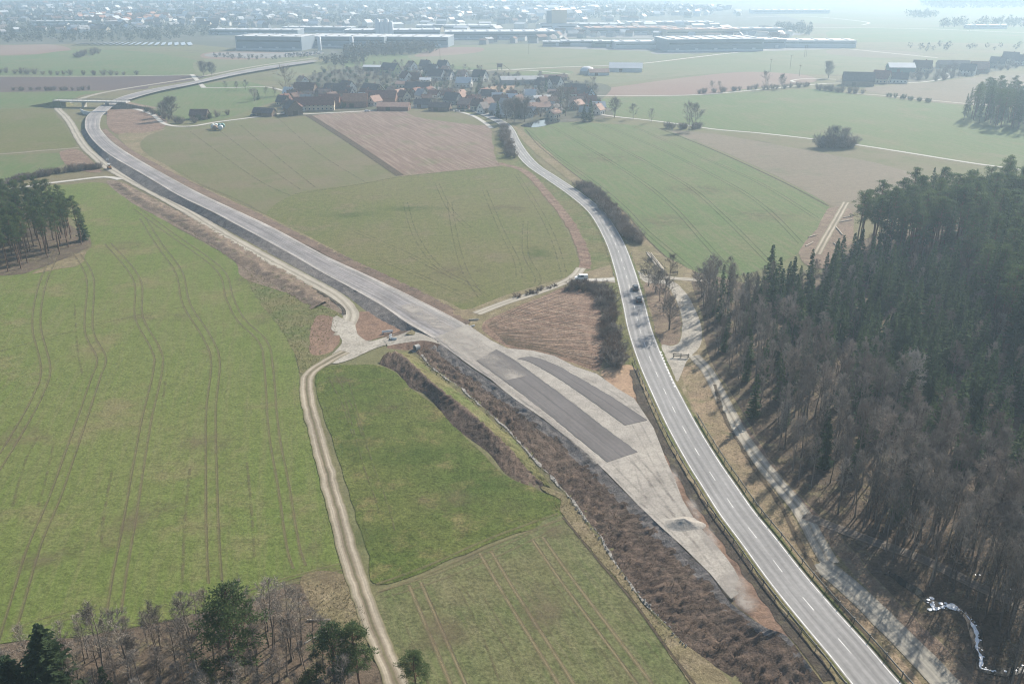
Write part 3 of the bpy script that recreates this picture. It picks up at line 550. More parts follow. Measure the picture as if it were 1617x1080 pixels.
for k in range(9):
    t = k / 8; row = []
    for i in range(28):
        an = 6.2832 * i / 28; r = 3.0 * t * (1 + 0.25 * noise.noise((math.cos(an) * 1.3, math.sin(an) * 1.3, 4.0))); x, y = hc.x + r * math.cos(an) * 1.25 + 0.5, hc.y + r * math.sin(an) * 0.85
        mb.v.append((x, y, newroad(x, y) + 0.03 + 1.35 * (1 - t) ** 1.25 + 0.16 * (1 - t) * noise.noise((x * 1.5, y * 1.5, 0)))); row.append(len(mb.v) - 1)
    if rr:
        for i in range(28): mb.idx((rr[-1][i], rr[-1][(i + 1) % 28], row[(i + 1) % 28], row[i]))
    rr.append(row)
tag(mb.obj('gravel_heap', M_GRAVEL), 'small grey heap of dumped gravel on the platform', None, None, 'structure')

# haul road, junction, farm track, lanes
ribbon('track', [(498, 92), (400, 106), (310, 123), (240, 134), (190, 142), (150, 150), (118, 160), (92, 170), (103, 184), (112, 196), (119, 209), (127, 223), (138, 237), (151, 248.5), (164, 260), (181, 271), (210, 287.5), (254, 311), (301, 337), (335, 359), (401, 397), (468, 433), (521, 462), (545, 481), (554, 497), (549, 513), (540, 530)], 5.0, M_HAUL, step=2.5, jit=0.4, label='pale haul road running beside the embankment')
sheet('track_junction', [(528, 500), (545, 505), (560, 512), (566, 530), (585, 539), (620, 530), (655, 519), (680, 520), (690, 532), (672, 536), (630, 540), (590, 552), (560, 566), (530, 575), (520, 566), (538, 545), (536, 530), (524, 520)], M_PARK, label='pale gravel junction of haul road and crossing', jit=0.2)
RX0, RX1 = P(612, 538).x, P(690, 530).x
def ramp_h(x, y):
    t = min(1.0, max(0.0, (x - RX0) / (RX1 - RX0))); return 0.22 + (newroad(x, y) - 0.2) * t * t * (3 - 2 * t)
loft('ramp', [([(606, 536), (630, 529), (655, 519), (672, 515)], ramp_h), ([(612, 546), (640, 541), (672, 538), (700, 545)], ramp_h)], M_PARK, 4, 1.0, 0.06, 0.5, label='gravel ramp up to the new road')
loft('embankment', [([(612, 546), (640, 541), (672, 538), (700, 545)], ramp_h), ([(610, 550), (640, 553), (664, 556), (690, 560)], flat)], M_REDSOIL, 4, 0.7, 0.2, 0.8, label='reddish bank below the gravel ramp at the culvert')
loft('embankment', [([(606, 536), (630, 529), (655, 519), (672, 515)], ramp_h), ([(604, 533), (626, 525), (646, 516), (662, 511)], flat)], M_SLOPE, 4, 0.7, 0.1, 0.8, label='small bank above the gravel ramp')
sheet('lane_mouth', [(958, 441), (975, 435), (984, 424), (991, 446), (988, 466), (980, 450), (960, 445)], M_PARK, hf=upland, jit=0.1, label='pale gravel mouth where the access lane meets the main road')
TRK = [(545, 556), (515, 572), (492, 588), (484, 604), (488, 640), (502, 692), (521, 765), (541, 838), (556, 890), (572, 940), (588, 985), (606, 1030), (630, 1090), (660, 1170)]
ribbon('track', TRK, 3.6, M_FARMTRACK, step=1.5, jit=0.3, label='two rutted farm track curving between field and meadow')
def lane(px, w, label, mat=M_LANE, hf=flat, step=4.0, name='lane'): return ribbon(name, px, w, mat, hf, step, 0.15, label)
lane([(-300, 320), (0, 300), (60, 292), (110, 286), (165, 280), (190, 284)], 3.6, 'narrow pale track to the small pine wood')
lane([(-300, 262), (0, 244), (60, 239), (125, 234)], 3.0, 'pale track between the left fields', M_FARMTRACK)
lane([(-300, 121), (0, 121), (160, 121), (306, 119)], 3.0, 'thin straight lane behind the ploughed field')
lane([(303, 118), (312, 128), (322, 139)], 4.5, 'short lane crossing the haul road')
lane([(318, 139), (370, 139), (420, 138), (452, 145), (470, 150)], 3.2, 'lane from the haul road into the village')
lane([(180, 171), (210, 172), (240, 181), (262, 197), (300, 200), (345, 193), (400, 186), (440, 180), (470, 181), (540, 178), (610, 174)], 3.5, 'pale lane along the village edge and bushes')
lane([(610, 174), (650, 171), (700, 173), (740, 181), (762, 192), (776, 203)], 3.2, 'concrete path curving along the stubble field')
lane([(560, 112), (640, 112), (720, 113), (790, 111), (880, 107), (1000, 102), (1090, 92), (1160, 84), (1240, 77), (1320, 77), (1400, 84), (1480, 92)], 4.5, 'far pale country lane behind the village')
lane([(800, 110), (850, 113), (900, 118)], 3.5, 'short pale farm drive behind the long hall')
lane([(930, 152), (1020, 152), (1110, 150), (1200, 142), (1285, 134), (1330, 132), (1400, 132), (1460, 130), (1500, 122), (1492, 115)], 3.2, 'pale lane leading to the hamlet')
lane([(1345, 148), (1400, 152), (1460, 158), (1535, 165), (1640, 172)], 2.6, 'thin pale lane with bushes below the hamlet')
lane([(920, 176), (965, 184), (1020, 190), (1075, 197), (1130, 205), (1200, 211), (1290, 221), (1350, 229), (1440, 243), (1540, 259), (1660, 275)], 3.0, 'long pale lane past the round copse')
lane([(1290, 402), (1302, 380), (1318, 352), (1336, 320)], 3.2, 'twin rut logging track out of the clearing', M_FARMTRACK)
lane([(1262, 132), (1250, 128), (1275, 125), (1320, 126)], 3.0, 'pale farm drive at the end of the hamlet')
lane([(1180, 28), (1260, 26), (1320, 30), (1370, 36), (1362, 40)], 6.0, 'hazy white road curving over the far slope')
lane([(1160, 46), (1260, 44), (1450, 46), (1617, 52), (1800, 52)], 6.0, 'hazy pale road across the far fields')
lane([(850, 500), (800, 470), (860, 440)][:0] or [(752, 496), (800, 478), (850, 462), (890, 447), (908, 436), (918, 424)], 3.6, 'pale access lane past the white van', M_HAUL, upland, 2.0)
lane([(905, 443), (930, 443), (965, 442), (985, 440)], 3.4, 'short pale lane joining the main road', M_LANE, upland, 2.0)
lane([(1000, 440), (1030, 437), (1060, 440), (1090, 442), (1120, 445)], 3.2, 'pale forest lane opposite the junction', M_HAUL, upland, 2.0)
lane([(1095, 562), (1118, 588), (1145, 640), (1175, 695), (1215, 748), (1262, 805), (1290, 855), (1310, 890)], 3.4, 'shaded old lane along the wood edge', M_HAUL, upland, 2.0)
lane([(1294, 890), (1345, 932), (1400, 985), (1460, 1045), (1530, 1120)], 4.4, 'old concrete lane beside the wood', M_OLDLANE, upland, 2.0)
lane([(1270, 815), (1330, 838), (1390, 860), (1460, 885), (1540, 925), (1620, 960)], 2.6, 'dark forest path entering the bare wood', M_PATHDARK, upland, 2.0)
ribbon('ditch', [(1128, 608), (1142, 655), (1160, 690), (1190, 738), (1226, 790), (1258, 850), (1290, 905), (1350, 985), (1420, 1070)], 1.3, M_TRACKDARK, upland, 2.0, 0.5, 'dark drainage ditch beside the old lane')

ROAD = [(1470, 1180), (1381, 1078), (1343, 1032), (1285, 965), (1238, 908), (1198, 855), (1163, 810), (1135, 768), (1110, 730), (1078, 675), (1047, 613), (1026, 566), (1010, 520), (1000, 478), (985, 423), (968, 378), (942, 336), (908, 307), (873, 283), (842, 262), (823, 241), (812, 223), (805, 208), (796, 197), (778, 187), (757, 177), (738, 169), (715, 156), (700, 146), (690, 138)]
RL = wline(ROAD, upland, 2.0)
ribbon('road_shoulder', None, 8.6, M_VERGE2, upland, label='grassy shoulder of the main road', line=RL, jit=0.5)
MAIN = ribbon('road', None, 7.2, M_ASPHALT, upland, label='grey asphalt main road with white edge lines', line=RL, sub=6)
zl = nextz()
cut = int(len(RL) * 0.8)
for s in (-1, 1):
    strip_mesh('edge_line', RL[:cut], 0.17, M_PAINT, upland, zl, 0.0, 1, s * 3.3).obj('edge_line', M_PAINT, MAIN)
def at_dist(line):
    acc = 0.0
    for a, b in zip(line, line[1:]): yield acc, a, b; acc += (b - a).length
dash_every, dash_len = 10.2, 3.4
k0 = P(1343, 1032, upland); d0 = min(at_dist(RL), key=lambda t: (t[1] - Vector((k0.x, k0.y, 0))).length)[0]
SEG = list(at_dist(RL)); total = SEG[-1][0]
def point_on(d):
    for acc, a, b in SEG:
        L = (b - a).length
        if acc + L >= d: return a.lerp(b, (d - acc) / L)
    return SEG[-1][2]
d = d0 % dash_every
while d < 470:
    strip_mesh('dash', [point_on(d), point_on(d + dash_len / 2), point_on(d + dash_len)], 0.13, M_PAINT, upland, zl, 0, 1, 0).obj('dash', M_PAINT, MAIN)
    d += dash_every
zb = nextz()
blk = wline([(1043, 556), (1052, 580), (1062, 603), (1067, 615)], upland, 0.5)
for i in range(0, len(blk) - 3, 4):
    strip_mesh('dash', blk[i:i + 3], 0.45, M_PAINT, upland, zb).obj('dash', M_PAINT, MAIN)

# ------------------------------------------------------------------ wheel tracks in the fields
def tracks(parent, px, gap=1.9, w=0.55, mat=M_TRACKSOFT, hf=flat, pair=True):
    line = wline(px, hf, 2.5)
    for s in ((-1, 1) if pair else (0,)):
        strip_mesh('wheel_track', line, w, mat, hf, 0.125 + 0.006 * random.random(), 0.06, 1, s * gap / 2).obj('wheel_track', mat, parent)
def tram(parent, px, **kw):
    tracks(parent, px, **kw)
    ln = [(x + 2, y) for x, y in px]
random.seed(4)
Ls = [[(90, 395), (70, 440), (60, 480), (58, 520), (72, 580), (62, 620), (30, 680), (-20, 760)],
      [(120, 400), (142, 440), (140, 520), (160, 565), (150, 600), (120, 690), (85, 790), (55, 860), (22, 970), (10, 1010)],
      [(170, 385), (215, 440), (219, 500), (245, 550), (250, 580), (232, 660), (218, 740), (205, 820), (190, 900), (180, 968)],
      [(225, 345), (250, 385), (282, 430), (294, 480), (325, 530), (340, 570), (333, 650), (334, 760), (336, 850), (340, 920)],
      [(215, 330), (270, 370), (345, 425), (362, 470), (380, 505), (415, 540), (424, 580), (432, 680), (448, 770), (462, 860), (473, 896)]]
for l in Ls: tracks(F_LEFT, l, 2.2, 0.9); tracks(F_LEFT, [(x + 1.5, y) for x, y in l], 2.2, 0.3, M_TRACKMID)
for l in [[(20, 800), (40, 730), (60, 690)], [(118, 480), (122, 545), (130, 590)], [(178, 740), (165, 810), (160, 860)], [(390, 730), (397, 800), (402, 880)], [(300, 740), (292, 830), (288, 920)], [(85, 700), (72, 760), (60, 800)], [(262, 600), (255, 650)], [(505, 905), (440, 922), (370, 950)], [(0, 555), (90, 530), (160, 512), (230, 496), (300, 484)]]:
    tracks(F_LEFT, l, 0, 0.8, M_TRACKFAINT, pair=False)
tracks(F_LEFT, [(550, 892), (490, 908), (430, 925), (370, 948)], 1.9, 0.6)
tracks(F_LEFT, [(60, 880), (110, 880), (160, 900)][:0] or [(150, 962), (60, 985), (20, 1000)], 1.9, 0.5, M_TRACKFAINT)
for l in [[(545, 605), (560, 660), (580, 730), (605, 800), (615, 840)], [(522, 590), (548, 640), (565, 690)]]: tracks(F_MEADOW, l, 2.0, 0.5, M_TRACKFAINT)
tracks(F_MEADOW, [(598, 928), (680, 898), (780, 854), (886, 815)], 2.0, 1.0, M_TRACKSOFT)
tracks(F_LOW, [(598, 940), (660, 922), (740, 892), (830, 852), (880, 826)], 1.9, 0.7, M_TRACKSOFT)
for l in [[(655, 922), (680, 980), (710, 1050), (740, 1120)], [(766, 872), (800, 930), (850, 1010), (900, 1090), (930, 1140)], [(848, 850), (890, 910), (950, 990), (1010, 1070), (1050, 1130)]]: tracks(F_LOW, l, 2.1, 0.9, M_TRACKPALE); tracks(F_LOW, [(x + 3, y) for x, y in l], 2.1, 0.35, M_TRACKMID)
for l in [[(640, 985), (660, 1040), (690, 1110)], [(730, 925), (790, 1010), (830, 1080)], [(765, 945), (830, 1050)], [(725, 930), (760, 1000), (790, 1080)], [(870, 915), (930, 1000), (980, 1070)], [(940, 905), (990, 970), (1040, 1040)]]: tracks(F_LOW, l, 0, 0.5, M_TRACKFAINT, pair=False)
for l in [[(832, 205), (870, 240), (940, 290), (985, 328), (1020, 365), (1055, 395), (1090, 425)], [(870, 200), (930, 235), (1010, 285), (1060, 325), (1110, 380), (1150, 425)], [(905, 198), (980, 235), (1080, 290), (1140, 340), (1200, 400), (1220, 420)], [(950, 197), (1040, 235), (1150, 290), (1210, 330), (1265, 385)], [(1000, 200), (1100, 245), (1200, 290), (1290, 345)]]: tracks(F_RIGHT, l, 2.0, 0.75, M_TRACKMID)
tracks(F_RIGHT, [(1040, 203), (1128, 238), (1230, 285), (1308, 326)], 0, 1.4, M_TRACKDARK, pair=False)
tracks(F_RIGHT, [(830, 205), (850, 230), (892, 264), (942, 302), (987, 337), (1018, 374), (1052, 407)], 0, 0.9, M_TRACKDARK, pair=False)
for l in [[(710, 320), (720, 380), (735, 430), (760, 470)], [(765, 300), (790, 360), (815, 410), (820, 440)], [(815, 275), (850, 330), (875, 380), (890, 430)], [(640, 320), (655, 370), (690, 420), (740, 450), (770, 470)], [(560, 365), (640, 400), (720, 440), (765, 455)], [(830, 350), (830, 400), (850, 440), (840, 455)], [(600, 410), (660, 435), (740, 470)], [(690, 290), (710, 330), (740, 360)]]: tracks(F_MIDGREEN, l, 2.0, 0.7, M_TRACKFAINT)
tracks(F_MIDGREEN, [(466, 307), (560, 293), (632, 280), (700, 273), (792, 264)], 0, 1.6, M_TRACKSOFT, pair=False)
tracks(F_MID, [(486, 182), (552, 224), (632, 278)], 0, 6.5, M_TRACKDARK, pair=False)
for l in [[(440, 188), (500, 240), (580, 290)], [(380, 198), (440, 250), (500, 298)], [(300, 208), (400, 280), (460, 310)], [(340, 202), (420, 262), (475, 300)]]: tracks(F_MID, l, 0, 1.2, M_TRACKFAINT, pair=False)
def lerp2(a, b, t): return (a[0] + (b[0] - a[0]) * t, a[1] + (b[1] - a[1]) * t)
for k in range(31):
    t = k / 30; e = lerp2((905, 462), (938, 582), t) if t > 0.25 else lerp2((890, 456), (915, 490), t * 4); s = lerp2((768, 514), (800, 545), t)
    m = lerp2(s, e, 0.5); m = (m[0], m[1] - 6 + 10 * math.sin(t * 3))
    strip_mesh('wheel_track', wline([s, m, e], upland, 2.0), 0.4, M_TRACKDARK, upland, 0.18 + 0.001 * k, 0.2).obj('wheel_track', M_TRACKDARK if k % 3 else M_TRACKSOFT, FIELD_TRI)
for i, (x, y, rx, ry) in enumerate([(190, 388, 14, 9), (110, 405, 8, 5), (250, 500, 20, 5), (60, 885, 7, 5), (200, 830, 6, 7), (270, 805, 9, 5), (140, 860, 8, 5), (520, 905, 7, 4), (490, 915, 8, 4), (390, 440, 5, 14), (420, 500, 4, 10), (30, 690, 10, 8), (330, 700, 10, 6), (500, 850, 3, 9)]): spot(F_LEFT, x, y, rx, ry, M_PATCHSOFT, z=0.135 + i * 0.002)
for i, (x, y, rx, ry) in enumerate([(620, 640, 9, 5), (700, 790, 9, 6), (560, 850, 4, 9), (780, 800, 9, 4), (540, 600, 6, 5)]): spot(F_MEADOW, x, y, rx, ry, M_PATCHSOFT, z=0.135 + i * 0.002)
for i, (x, y, rx, ry) in enumerate([(640, 720, 12, 8), (600, 850, 9, 6), (760, 760, 10, 7), (560, 700, 7, 10)]): spot(F_MEADOW, x, y, rx, ry, M_GRASSSOFT, z=0.15 + i * 0.002)
for i, (x, y, rx, ry) in enumerate([(880, 840, 5, 4), (700, 1000, 6, 8), (860, 960, 7, 9), (640, 1040, 3, 7)]): spot(F_LOW, x, y, rx, ry, M_PATCHSOFT, z=0.135 + i * 0.002)
for i, (x, y, rx, ry) in enumerate([(650, 330, 22, 8), (800, 330, 14, 12), (560, 340, 20, 9), (720, 430, 20, 10), (850, 400, 9, 14)]): spot(F_MIDGREEN, x, y, rx, ry, M_PATCHSOFT if i % 2 else M_GRASSSOFT, z=0.135 + i * 0.002)
for i, (x, y, rx, ry) in enumerate([(950, 250, 26, 20), (1100, 300, 30, 14), (1050, 350, 20, 16), (1200, 340, 22, 14)]): spot(F_RIGHT, x, y, rx, ry, M_PATCHSOFT, z=0.135 + i * 0.002)
ribbon('ditch', [(1000, 585), (1010, 622), (1026, 662), (1050, 708), (1085, 765), (1125, 825), (1170, 888), (1215, 950), (1262, 1012), (1310, 1075)], 2.2, M_DARKDITCH, upland, 1.5, 0.7, 'dark weedy ditch between soil strip and guard rail', z=0.2)
for i, (x, y) in enumerate([((360, 362), (400, 384)), ((412, 392), (455, 414)), ((486, 452), (540, 486))]): ribbon('ditch', [x, ((x[0] + y[0]) / 2, (x[1] + y[1]) / 2), y][0:3] if i < 2 else [x, (515, 468), y, (544, 498)], 1.0, M_DARKDITCH, flat, 1.5, 0.2, 'short dark drainage trench beside the haul road', z=0.24, off=-2.2 if i < 2 else 0)

# ------------------------------------------------------------------ plants: prototypes
def quadstrip(mb, a, b, w0, w1, rng):
    d = b - a
    n = d.cross(Vector((rng.uniform(-1, 1), rng.uniform(-1, 1), rng.uniform(-1, 1))))
    if n.length < 1e-5: return
    n.normalize()
    mb.face([tuple(a - n * w0 / 2), tuple(a + n * w0 / 2), tuple(b + n * w1 / 2), tuple(b - n * w1 / 2)])
def rdir(rng, up=0.0):
    while True:
        v = Vector((rng.uniform(-1, 1), rng.uniform(-1, 1), rng.uniform(-1, 1)))
        if 0.05 < v.length < 1: v.normalize(); v.z += up; v.normalize(); return v
PROTO = {}
def bare_tree_mesh(key, seed, h, s0=0.3, spread=0.26, n1=20, n2=7, n3=8, twig=0.05, rt=0.014, multi=1, mats=None, up=0.5):
    rng = random.Random(seed); T = MB(); C = MB()
    for st in range(multi):
        lean = Vector((rng.uniform(-.06, .06), rng.uniform(-.06, .06), 0)) * (3 if multi > 1 else 1)
        hh = h * (rng.uniform(0.8, 1.0) if multi > 1 else 1.0); pts = []; p = Vector((rng.uniform(-.5, .5), rng.uniform(-.5, .5), 0)) * (0.03 * h if multi > 1 else 0)
        for i in range(9):
            pts.append(p.copy()); p = p + Vector((lean.x * hh / 8 + rng.uniform(-.012, .012) * hh, lean.y * hh / 8 + rng.uniform(-.012, .012) * hh, hh / 8 * 0.96))
        rad = [rt * hh * (1.15 - i / 8.6) for i in range(9)]; rad[0] *= 1.35
        pts[0].z -= 0.3
        T.tube(pts, rad, 6)
        for i in range(n1):
            s = s0 + (1 - s0) * ((i + rng.random()) / n1) ** 0.85; k = min(7, int(s * 8)); base = pts[k].lerp(pts[k + 1], s * 8 - k)
            prof = math.sin(math.pi * min(1, max(0.08, (s - s0) / (1 - s0) * 0.8 + 0.22))) ** 0.7
            L = spread * hh * prof * rng.uniform(0.75, 1.25) + 0.05 * hh
            az = rng.uniform(0, 6.283) ; dr = Vector((math.cos(az), math.sin(az), up + 0.5 * s)); dr.normalize()
            bp = [base]
            for q in range(4):
                dr = (dr + rdir(rng) * 0.22 + Vector((0, 0, 0.12))).normalized(); bp.append(bp[-1] + dr * L / 4)
            r1 = 0.4 * rt * hh * (1.1 - 0.75 * s)
            T.tube(bp, [r1, r1 * .8, r1 * .6, r1 * .42, r1 * .2], 3)
            for j in range(n2):
                t = 0.2 + 0.8 * (j + rng.random()) / n2; q = min(3, int(t * 4)); b0 = bp[q].lerp(bp[q + 1], t * 4 - q)
                d2 = ((bp[q + 1] - bp[q]).normalized() + rdir(rng, 0.25) * 0.95).normalized(); L2 = L * rng.uniform(0.3, 0.55) * (1.15 - 0.5 * t) + 0.25
                m1 = b0 + d2 * L2 * 0.5; d2b = (d2 + rdir(rng, 0.2) * 0.35).normalized(); m2 = m1 + d2b * L2 * 0.5
                quadstrip(C, b0, m1, twig * 1.9, twig * 1.4, rng); quadstrip(C, m1, m2, twig * 1.4, twig * 0.8, rng)
                for k2 in range(n3):
                    t2 = rng.random(); a = b0.lerp(m1, t2 * 2) if t2 < 0.5 else m1.lerp(m2, t2 * 2 - 1)
                    d3 = (d2b + rdir(rng, 0.3) * 1.0).normalized(); L3 = rng.uniform(0.35, 1.0) * (0.045 * hh + 0.25)
                    b = a + d3 * L3; quadstrip(C, a, b, twig, twig * 0.45, rng)
                    a2 = a.lerp(b, 0.45); quadstrip(C, a2, a2 + (d3 + rdir(rng) * 0.9).normalized() * L3 * 0.6, twig * 0.8, twig * 0.4, rng)
    m = mats or (M_BARK, M_TWIG)
    PROTO[key] = (T.mesh('trunk', m[0], True), C.mesh('crown', m[1]), h)
def spruce_mesh(key, seed, h, R=0.16, clear=0.06, mats=None, per=8, step=0.5):
    rng = random.Random(seed); T = MB(); C = MB()
    T.tube([(0, 0, -0.3), (0.02 * h * rng.uniform(-1, 1), 0.0, h * 0.5), (0, 0, h)], [0.013 * h, 0.008 * h, 0.01], 6)
    z = clear * h
    while z < h * 0.985:
        t = (z - clear * h) / (h * (1 - clear)); r = R * h * (1 - t) ** 0.8 * (0.55 + 0.45 * min(1, t * 6 + 0.35)) + 0.08
        n = max(3, int(per * (0.5 + 0.6 * (1 - t))))
        for k in range(n):
            az = rng.uniform(0, 6.283); L = r * rng.uniform(0.65, 1.18); zz = z + rng.uniform(-.25, .25)
            out = Vector((math.cos(az), math.sin(az), 0)); side = Vector((-out.y, out.x, 0))
            dr = -0.28 + 0.5 * t + rng.uniform(-.12, .12)
            p0 = Vector((0, 0, zz)); p1 = p0 + out * L * 0.5 + Vector((0, 0, dr * L * 0.55)); p2 = p0 + out * L + Vector((0, 0, dr * L * 0.8 + 0.06 * L))
            w = 0.34 * L + 0.12
            C.face([tuple(p0 + side * 0.05), tuple(p0 - side * 0.05), tuple(p1 - side * w * .5 - Vector((0, 0, .1))), tuple(p1 + side * w * .5 - Vector((0, 0, .1)))])
            C.face([tuple(p1 + side * w * .5 - Vector((0, 0, .1))), tuple(p1 - side * w * .5 - Vector((0, 0, .1))), tuple(p2)])
            for q in range(7):
                f = rng.uniform(0.25, 1.0); b = p0.lerp(p1, f * 2) if f < 0.5 else p1.lerp(p2, f * 2 - 1)
                sd = 1 if rng.random() < .5 else -1; ll = (0.12 * L + 0.22) * rng.uniform(0.7, 1.4)
                tip = b + side * sd * ll + out * ll * 0.55 + Vector((0, 0, -ll * rng.uniform(0.1, 0.7)))
                wv = Vector((0, 0, 0.13)) + out * 0.1
                C.face([tuple(b + wv), tuple(b - wv * 1.4), tuple(tip)])
        z += step * rng.uniform(0.8, 1.2) * (1.0 - 0.45 * t)
    m = mats or (M_BARK, M_SPRUCE)
    PROTO[key] = (T.mesh('trunk', m[0], True), C.mesh('crown', m[1]), h)
def pine_mesh(key, seed, h, clear=0.5, R=0.16, n=46, tuft=52, mats=None):
    rng = random.Random(seed); T = MB(); C = MB(); pts = [Vector((0, 0, -0.3))]
    for i in range(1, 9): pts.append(Vector((pts[-1].x + rng.uniform(-.012, .012) * h, pts[-1].y + rng.uniform(-.012, .012) * h, h * 0.97 * i / 8)))
    T.tube(pts, [0.0125 * h * (1.15 - i / 9.0) for i in range(9)], 6)
    for i in range(n):
        s = clear + (1 - clear) * ((i + rng.random()) / n) ** 0.9; k = min(7, int(s * 8)); base = pts[k].lerp(pts[k + 1], s * 8 - k)
        u = (s - clear) / (1 - clear); L = R * h * (math.sin(math.pi * (0.25 + 0.7 * u)) ** 0.7) * rng.uniform(0.45, 1.15)
        az = rng.uniform(0, 6.283); out = Vector((math.cos(az), math.sin(az), rng.uniform(0.05, 0.5))); out.normalize()
        tip = base + out * L; T.tube([base, base.lerp(tip, 0.5) - Vector((0, 0, 0.05 * L)), tip], [0.0035 * h, 0.0025 * h, 0.0012 * h], 3)
        for c in range(2):
            cen = base.lerp(tip, 1.0 if c == 0 else rng.uniform(0.45, 0.8)) + rdir(rng) * 0.3; sz = (0.042 * h + 0.15) * rng.uniform(0.75, 1.25)
            for q in range(tuft // (1 + c)):
                d = rdir(rng, 0.25); a = cen + Vector((d.x, d.y, d.z * 0.5)) * sz * rng.uniform(0.2, 0.95); L3 = rng.uniform(0.16, 0.36) * (0.5 + h / 36)
                e = (d + rdir(rng) * 0.6).normalized() * L3; w = e.cross(rdir(rng)); 
                if w.length < 1e-4: continue
                w = w.normalized() * L3 * 0.33
                C.face([tuple(a - w), tuple(a + w), tuple(a + e)])
    m = mats or (M_PINEBARK, M_PINE)
    PROTO[key] = (T.mesh('trunk', m[0], True), C.mesh('crown', m[1]), h)
def shrub_mesh(key, seed, h, w, mat=None, n=16, leafy=0.0, leafmat=None, twig=0.05):
    rng = random.Random(seed); T = MB(); C = MB()
    for i in range(n):
        az = rng.uniform(0, 6.283); out = Vector((math.cos(az), math.sin(az), 0)); p = out * rng.uniform(0, 0.25) * w; pts = [p - Vector((0, 0, .15))]
        d = (out * rng.uniform(0.1, 1.0) * w / h * 1.1 + Vector((0, 0, 1))).normalized(); L = h * rng.uniform(0.65, 1.0)
        for q in range(3): d = (d + rdir(rng) * 0.15).normalized(); pts.append(pts[-1] + d * L / 3)
        T.tube(pts, [0.05, 0.04, 0.028, 0.012], 3)
        for j in range(14):
            t = rng.uniform(0.15, 1.0); q = min(2, int(t * 3)); a = pts[q].lerp(pts[q + 1], t * 3 - q); dd = (d + rdir(rng, 0.2) * 1.0).normalized(); LL = rng.uniform(0.3, 0.75) * (0.2 * h + 0.3)
            b = a + dd * LL; quadstrip(C, a, b, twig, twig * 0.5, rng)
            for r in range(3):
                a2 = a.lerp(b, rng.uniform(0.2, 0.9)); quadstrip(C, a2, a2 + (dd + rdir(rng) * 1.0).normalized() * LL * 0.6, twig * .8, twig * .4, rng)
            if leafy:
                for r in range(int(6 * leafy)):
                    a2 = b + rdir(rng) * 0.4 * LL; e = rdir(rng) * 0.16; wv = rdir(rng) * 0.09
                    C.face([tuple(a2 - wv), tuple(a2 + wv), tuple(a2 + e)])
    PROTO[key] = (T.mesh('stems', M_BARK, True), C.mesh('foliage' if leafy else 'twigs', leafmat or mat or M_TWIG), h)

for i in range(5): bare_tree_mesh('bare%d' % i, 10 + i, 17.0, 0.36 + 0.04 * i, 0.12 + 0.015 * (i % 3), 19, 5, 6, 0.048, 0.0105, up=0.95, mats=(M_BARK, M_TWIG2 if i == 3 else M_TWIG))
for i in range(3): bare_tree_mesh('open%d' % i, 30 + i, 11.0, 0.2, 0.36, 20, 8, 8, 0.05, 0.013, multi=2 if i == 1 else 1)
bare_tree_mesh('copse', 41, 11.0, 0.16, 0.3, 13, 7, 8, 0.06, 0.011, multi=3)
for i in range(2): bare_tree_mesh('slim%d' % i, 47 + i, 15.0, 0.35, 0.16, 17, 6, 7, 0.045, 0.011)
bare_tree_mesh('pale', 44, 17.0, 0.3, 0.2, 24, 8, 8, 0.06, 0.0085, mats=(M_BARK, M_TWIGPALE))
bare_tree_mesh('dense', 45, 13.0, 0.12, 0.42, 30, 8, 9, 0.07, 0.014, multi=2)
for i in range(4): spruce_mesh('spruce%d' % i, 50 + i, 16.0, 0.15 + 0.012 * i, 0.05)
spruce_mesh('broadfir', 58, 15.0, 0.3, 0.03, per=14, step=0.42)
for i in range(2): spruce_mesh('tallspruce%d' % i, 60 + i, 27.0, 0.115 + 0.01 * i, 0.22, step=0.62)
for i in range(4): pine_mesh('pine%d' % i, 70 + i, 24.0, 0.52 + 0.05 * (i % 2), 0.125 + 0.015 * (i % 3), 44, 56)
for i in range(2): pine_mesh('bushypine%d' % i, 80 + i, 17.0, 0.28, 0.19, 58, 84)
for i in range(3): shrub_mesh('shrub%d' % i, 90 + i, 3.4, 2.4, [M_TWIG2, M_TWIG, M_BRAMBLE][i], 22, twig=0.06)
for i in range(2): shrub_mesh('evergreen%d' % i, 95 + i, 4.0, 2.4, None, 20, 1.6, M_EVER)
shrub_mesh('bramble', 99, 1.3, 1.9, M_BRAMBLE, 16, twig=0.055)

def plant(key, name, loc, h, label, cat, group, rng, sx=None):
    tm, cm, h0 = PROTO[key]; s = h / h0
    r = empty(name, loc, rng.uniform(0, 6.283)); k = sx or rng.uniform(0.88, 1.14); r.scale = (s * k, s * k, s)
    for me in (tm, cm): link(bpy.data.objects.new(me.name.split('.')[0], me), r)
    tag(r, label, cat, group); return r
def at(px, py, hf=flat): return P(px, py, hf)
def fill(poly, spacing, seed, hf=flat, jit=0.42):
    rng = random.Random(seed); w = [P(x, y, hf) for x, y in poly]; wp = [(p.x, p.y) for p in w]
    x0, x1 = min(p[0] for p in wp), max(p[0] for p in wp); y0, y1 = min(p[1] for p in wp), max(p[1] for p in wp); out = []
    y = y0; row = 0
    while y < y1:
        x = x0 + (spacing / 2 if row % 2 else 0)
        while x < x1:
            qx, qy = x + rng.uniform(-jit, jit) * spacing, y + rng.uniform(-jit, jit) * spacing
            if inpoly(qx, qy, wp): out.append(Vector((qx, qy, hf(qx, qy))))
            x += spacing
        y += spacing * 0.87; row += 1
    return out
def proj(p):
    d = p - Vector((0, 0, CAM_H)); zc = d.y * CT - d.z * ST
    if zc < 1: return (-9999, -9999)
    return (CX + F_PX * d.x / zc, CY + F_PX * (-(d.z * CT + d.y * ST)) / zc)
RW = random.Random(2024)
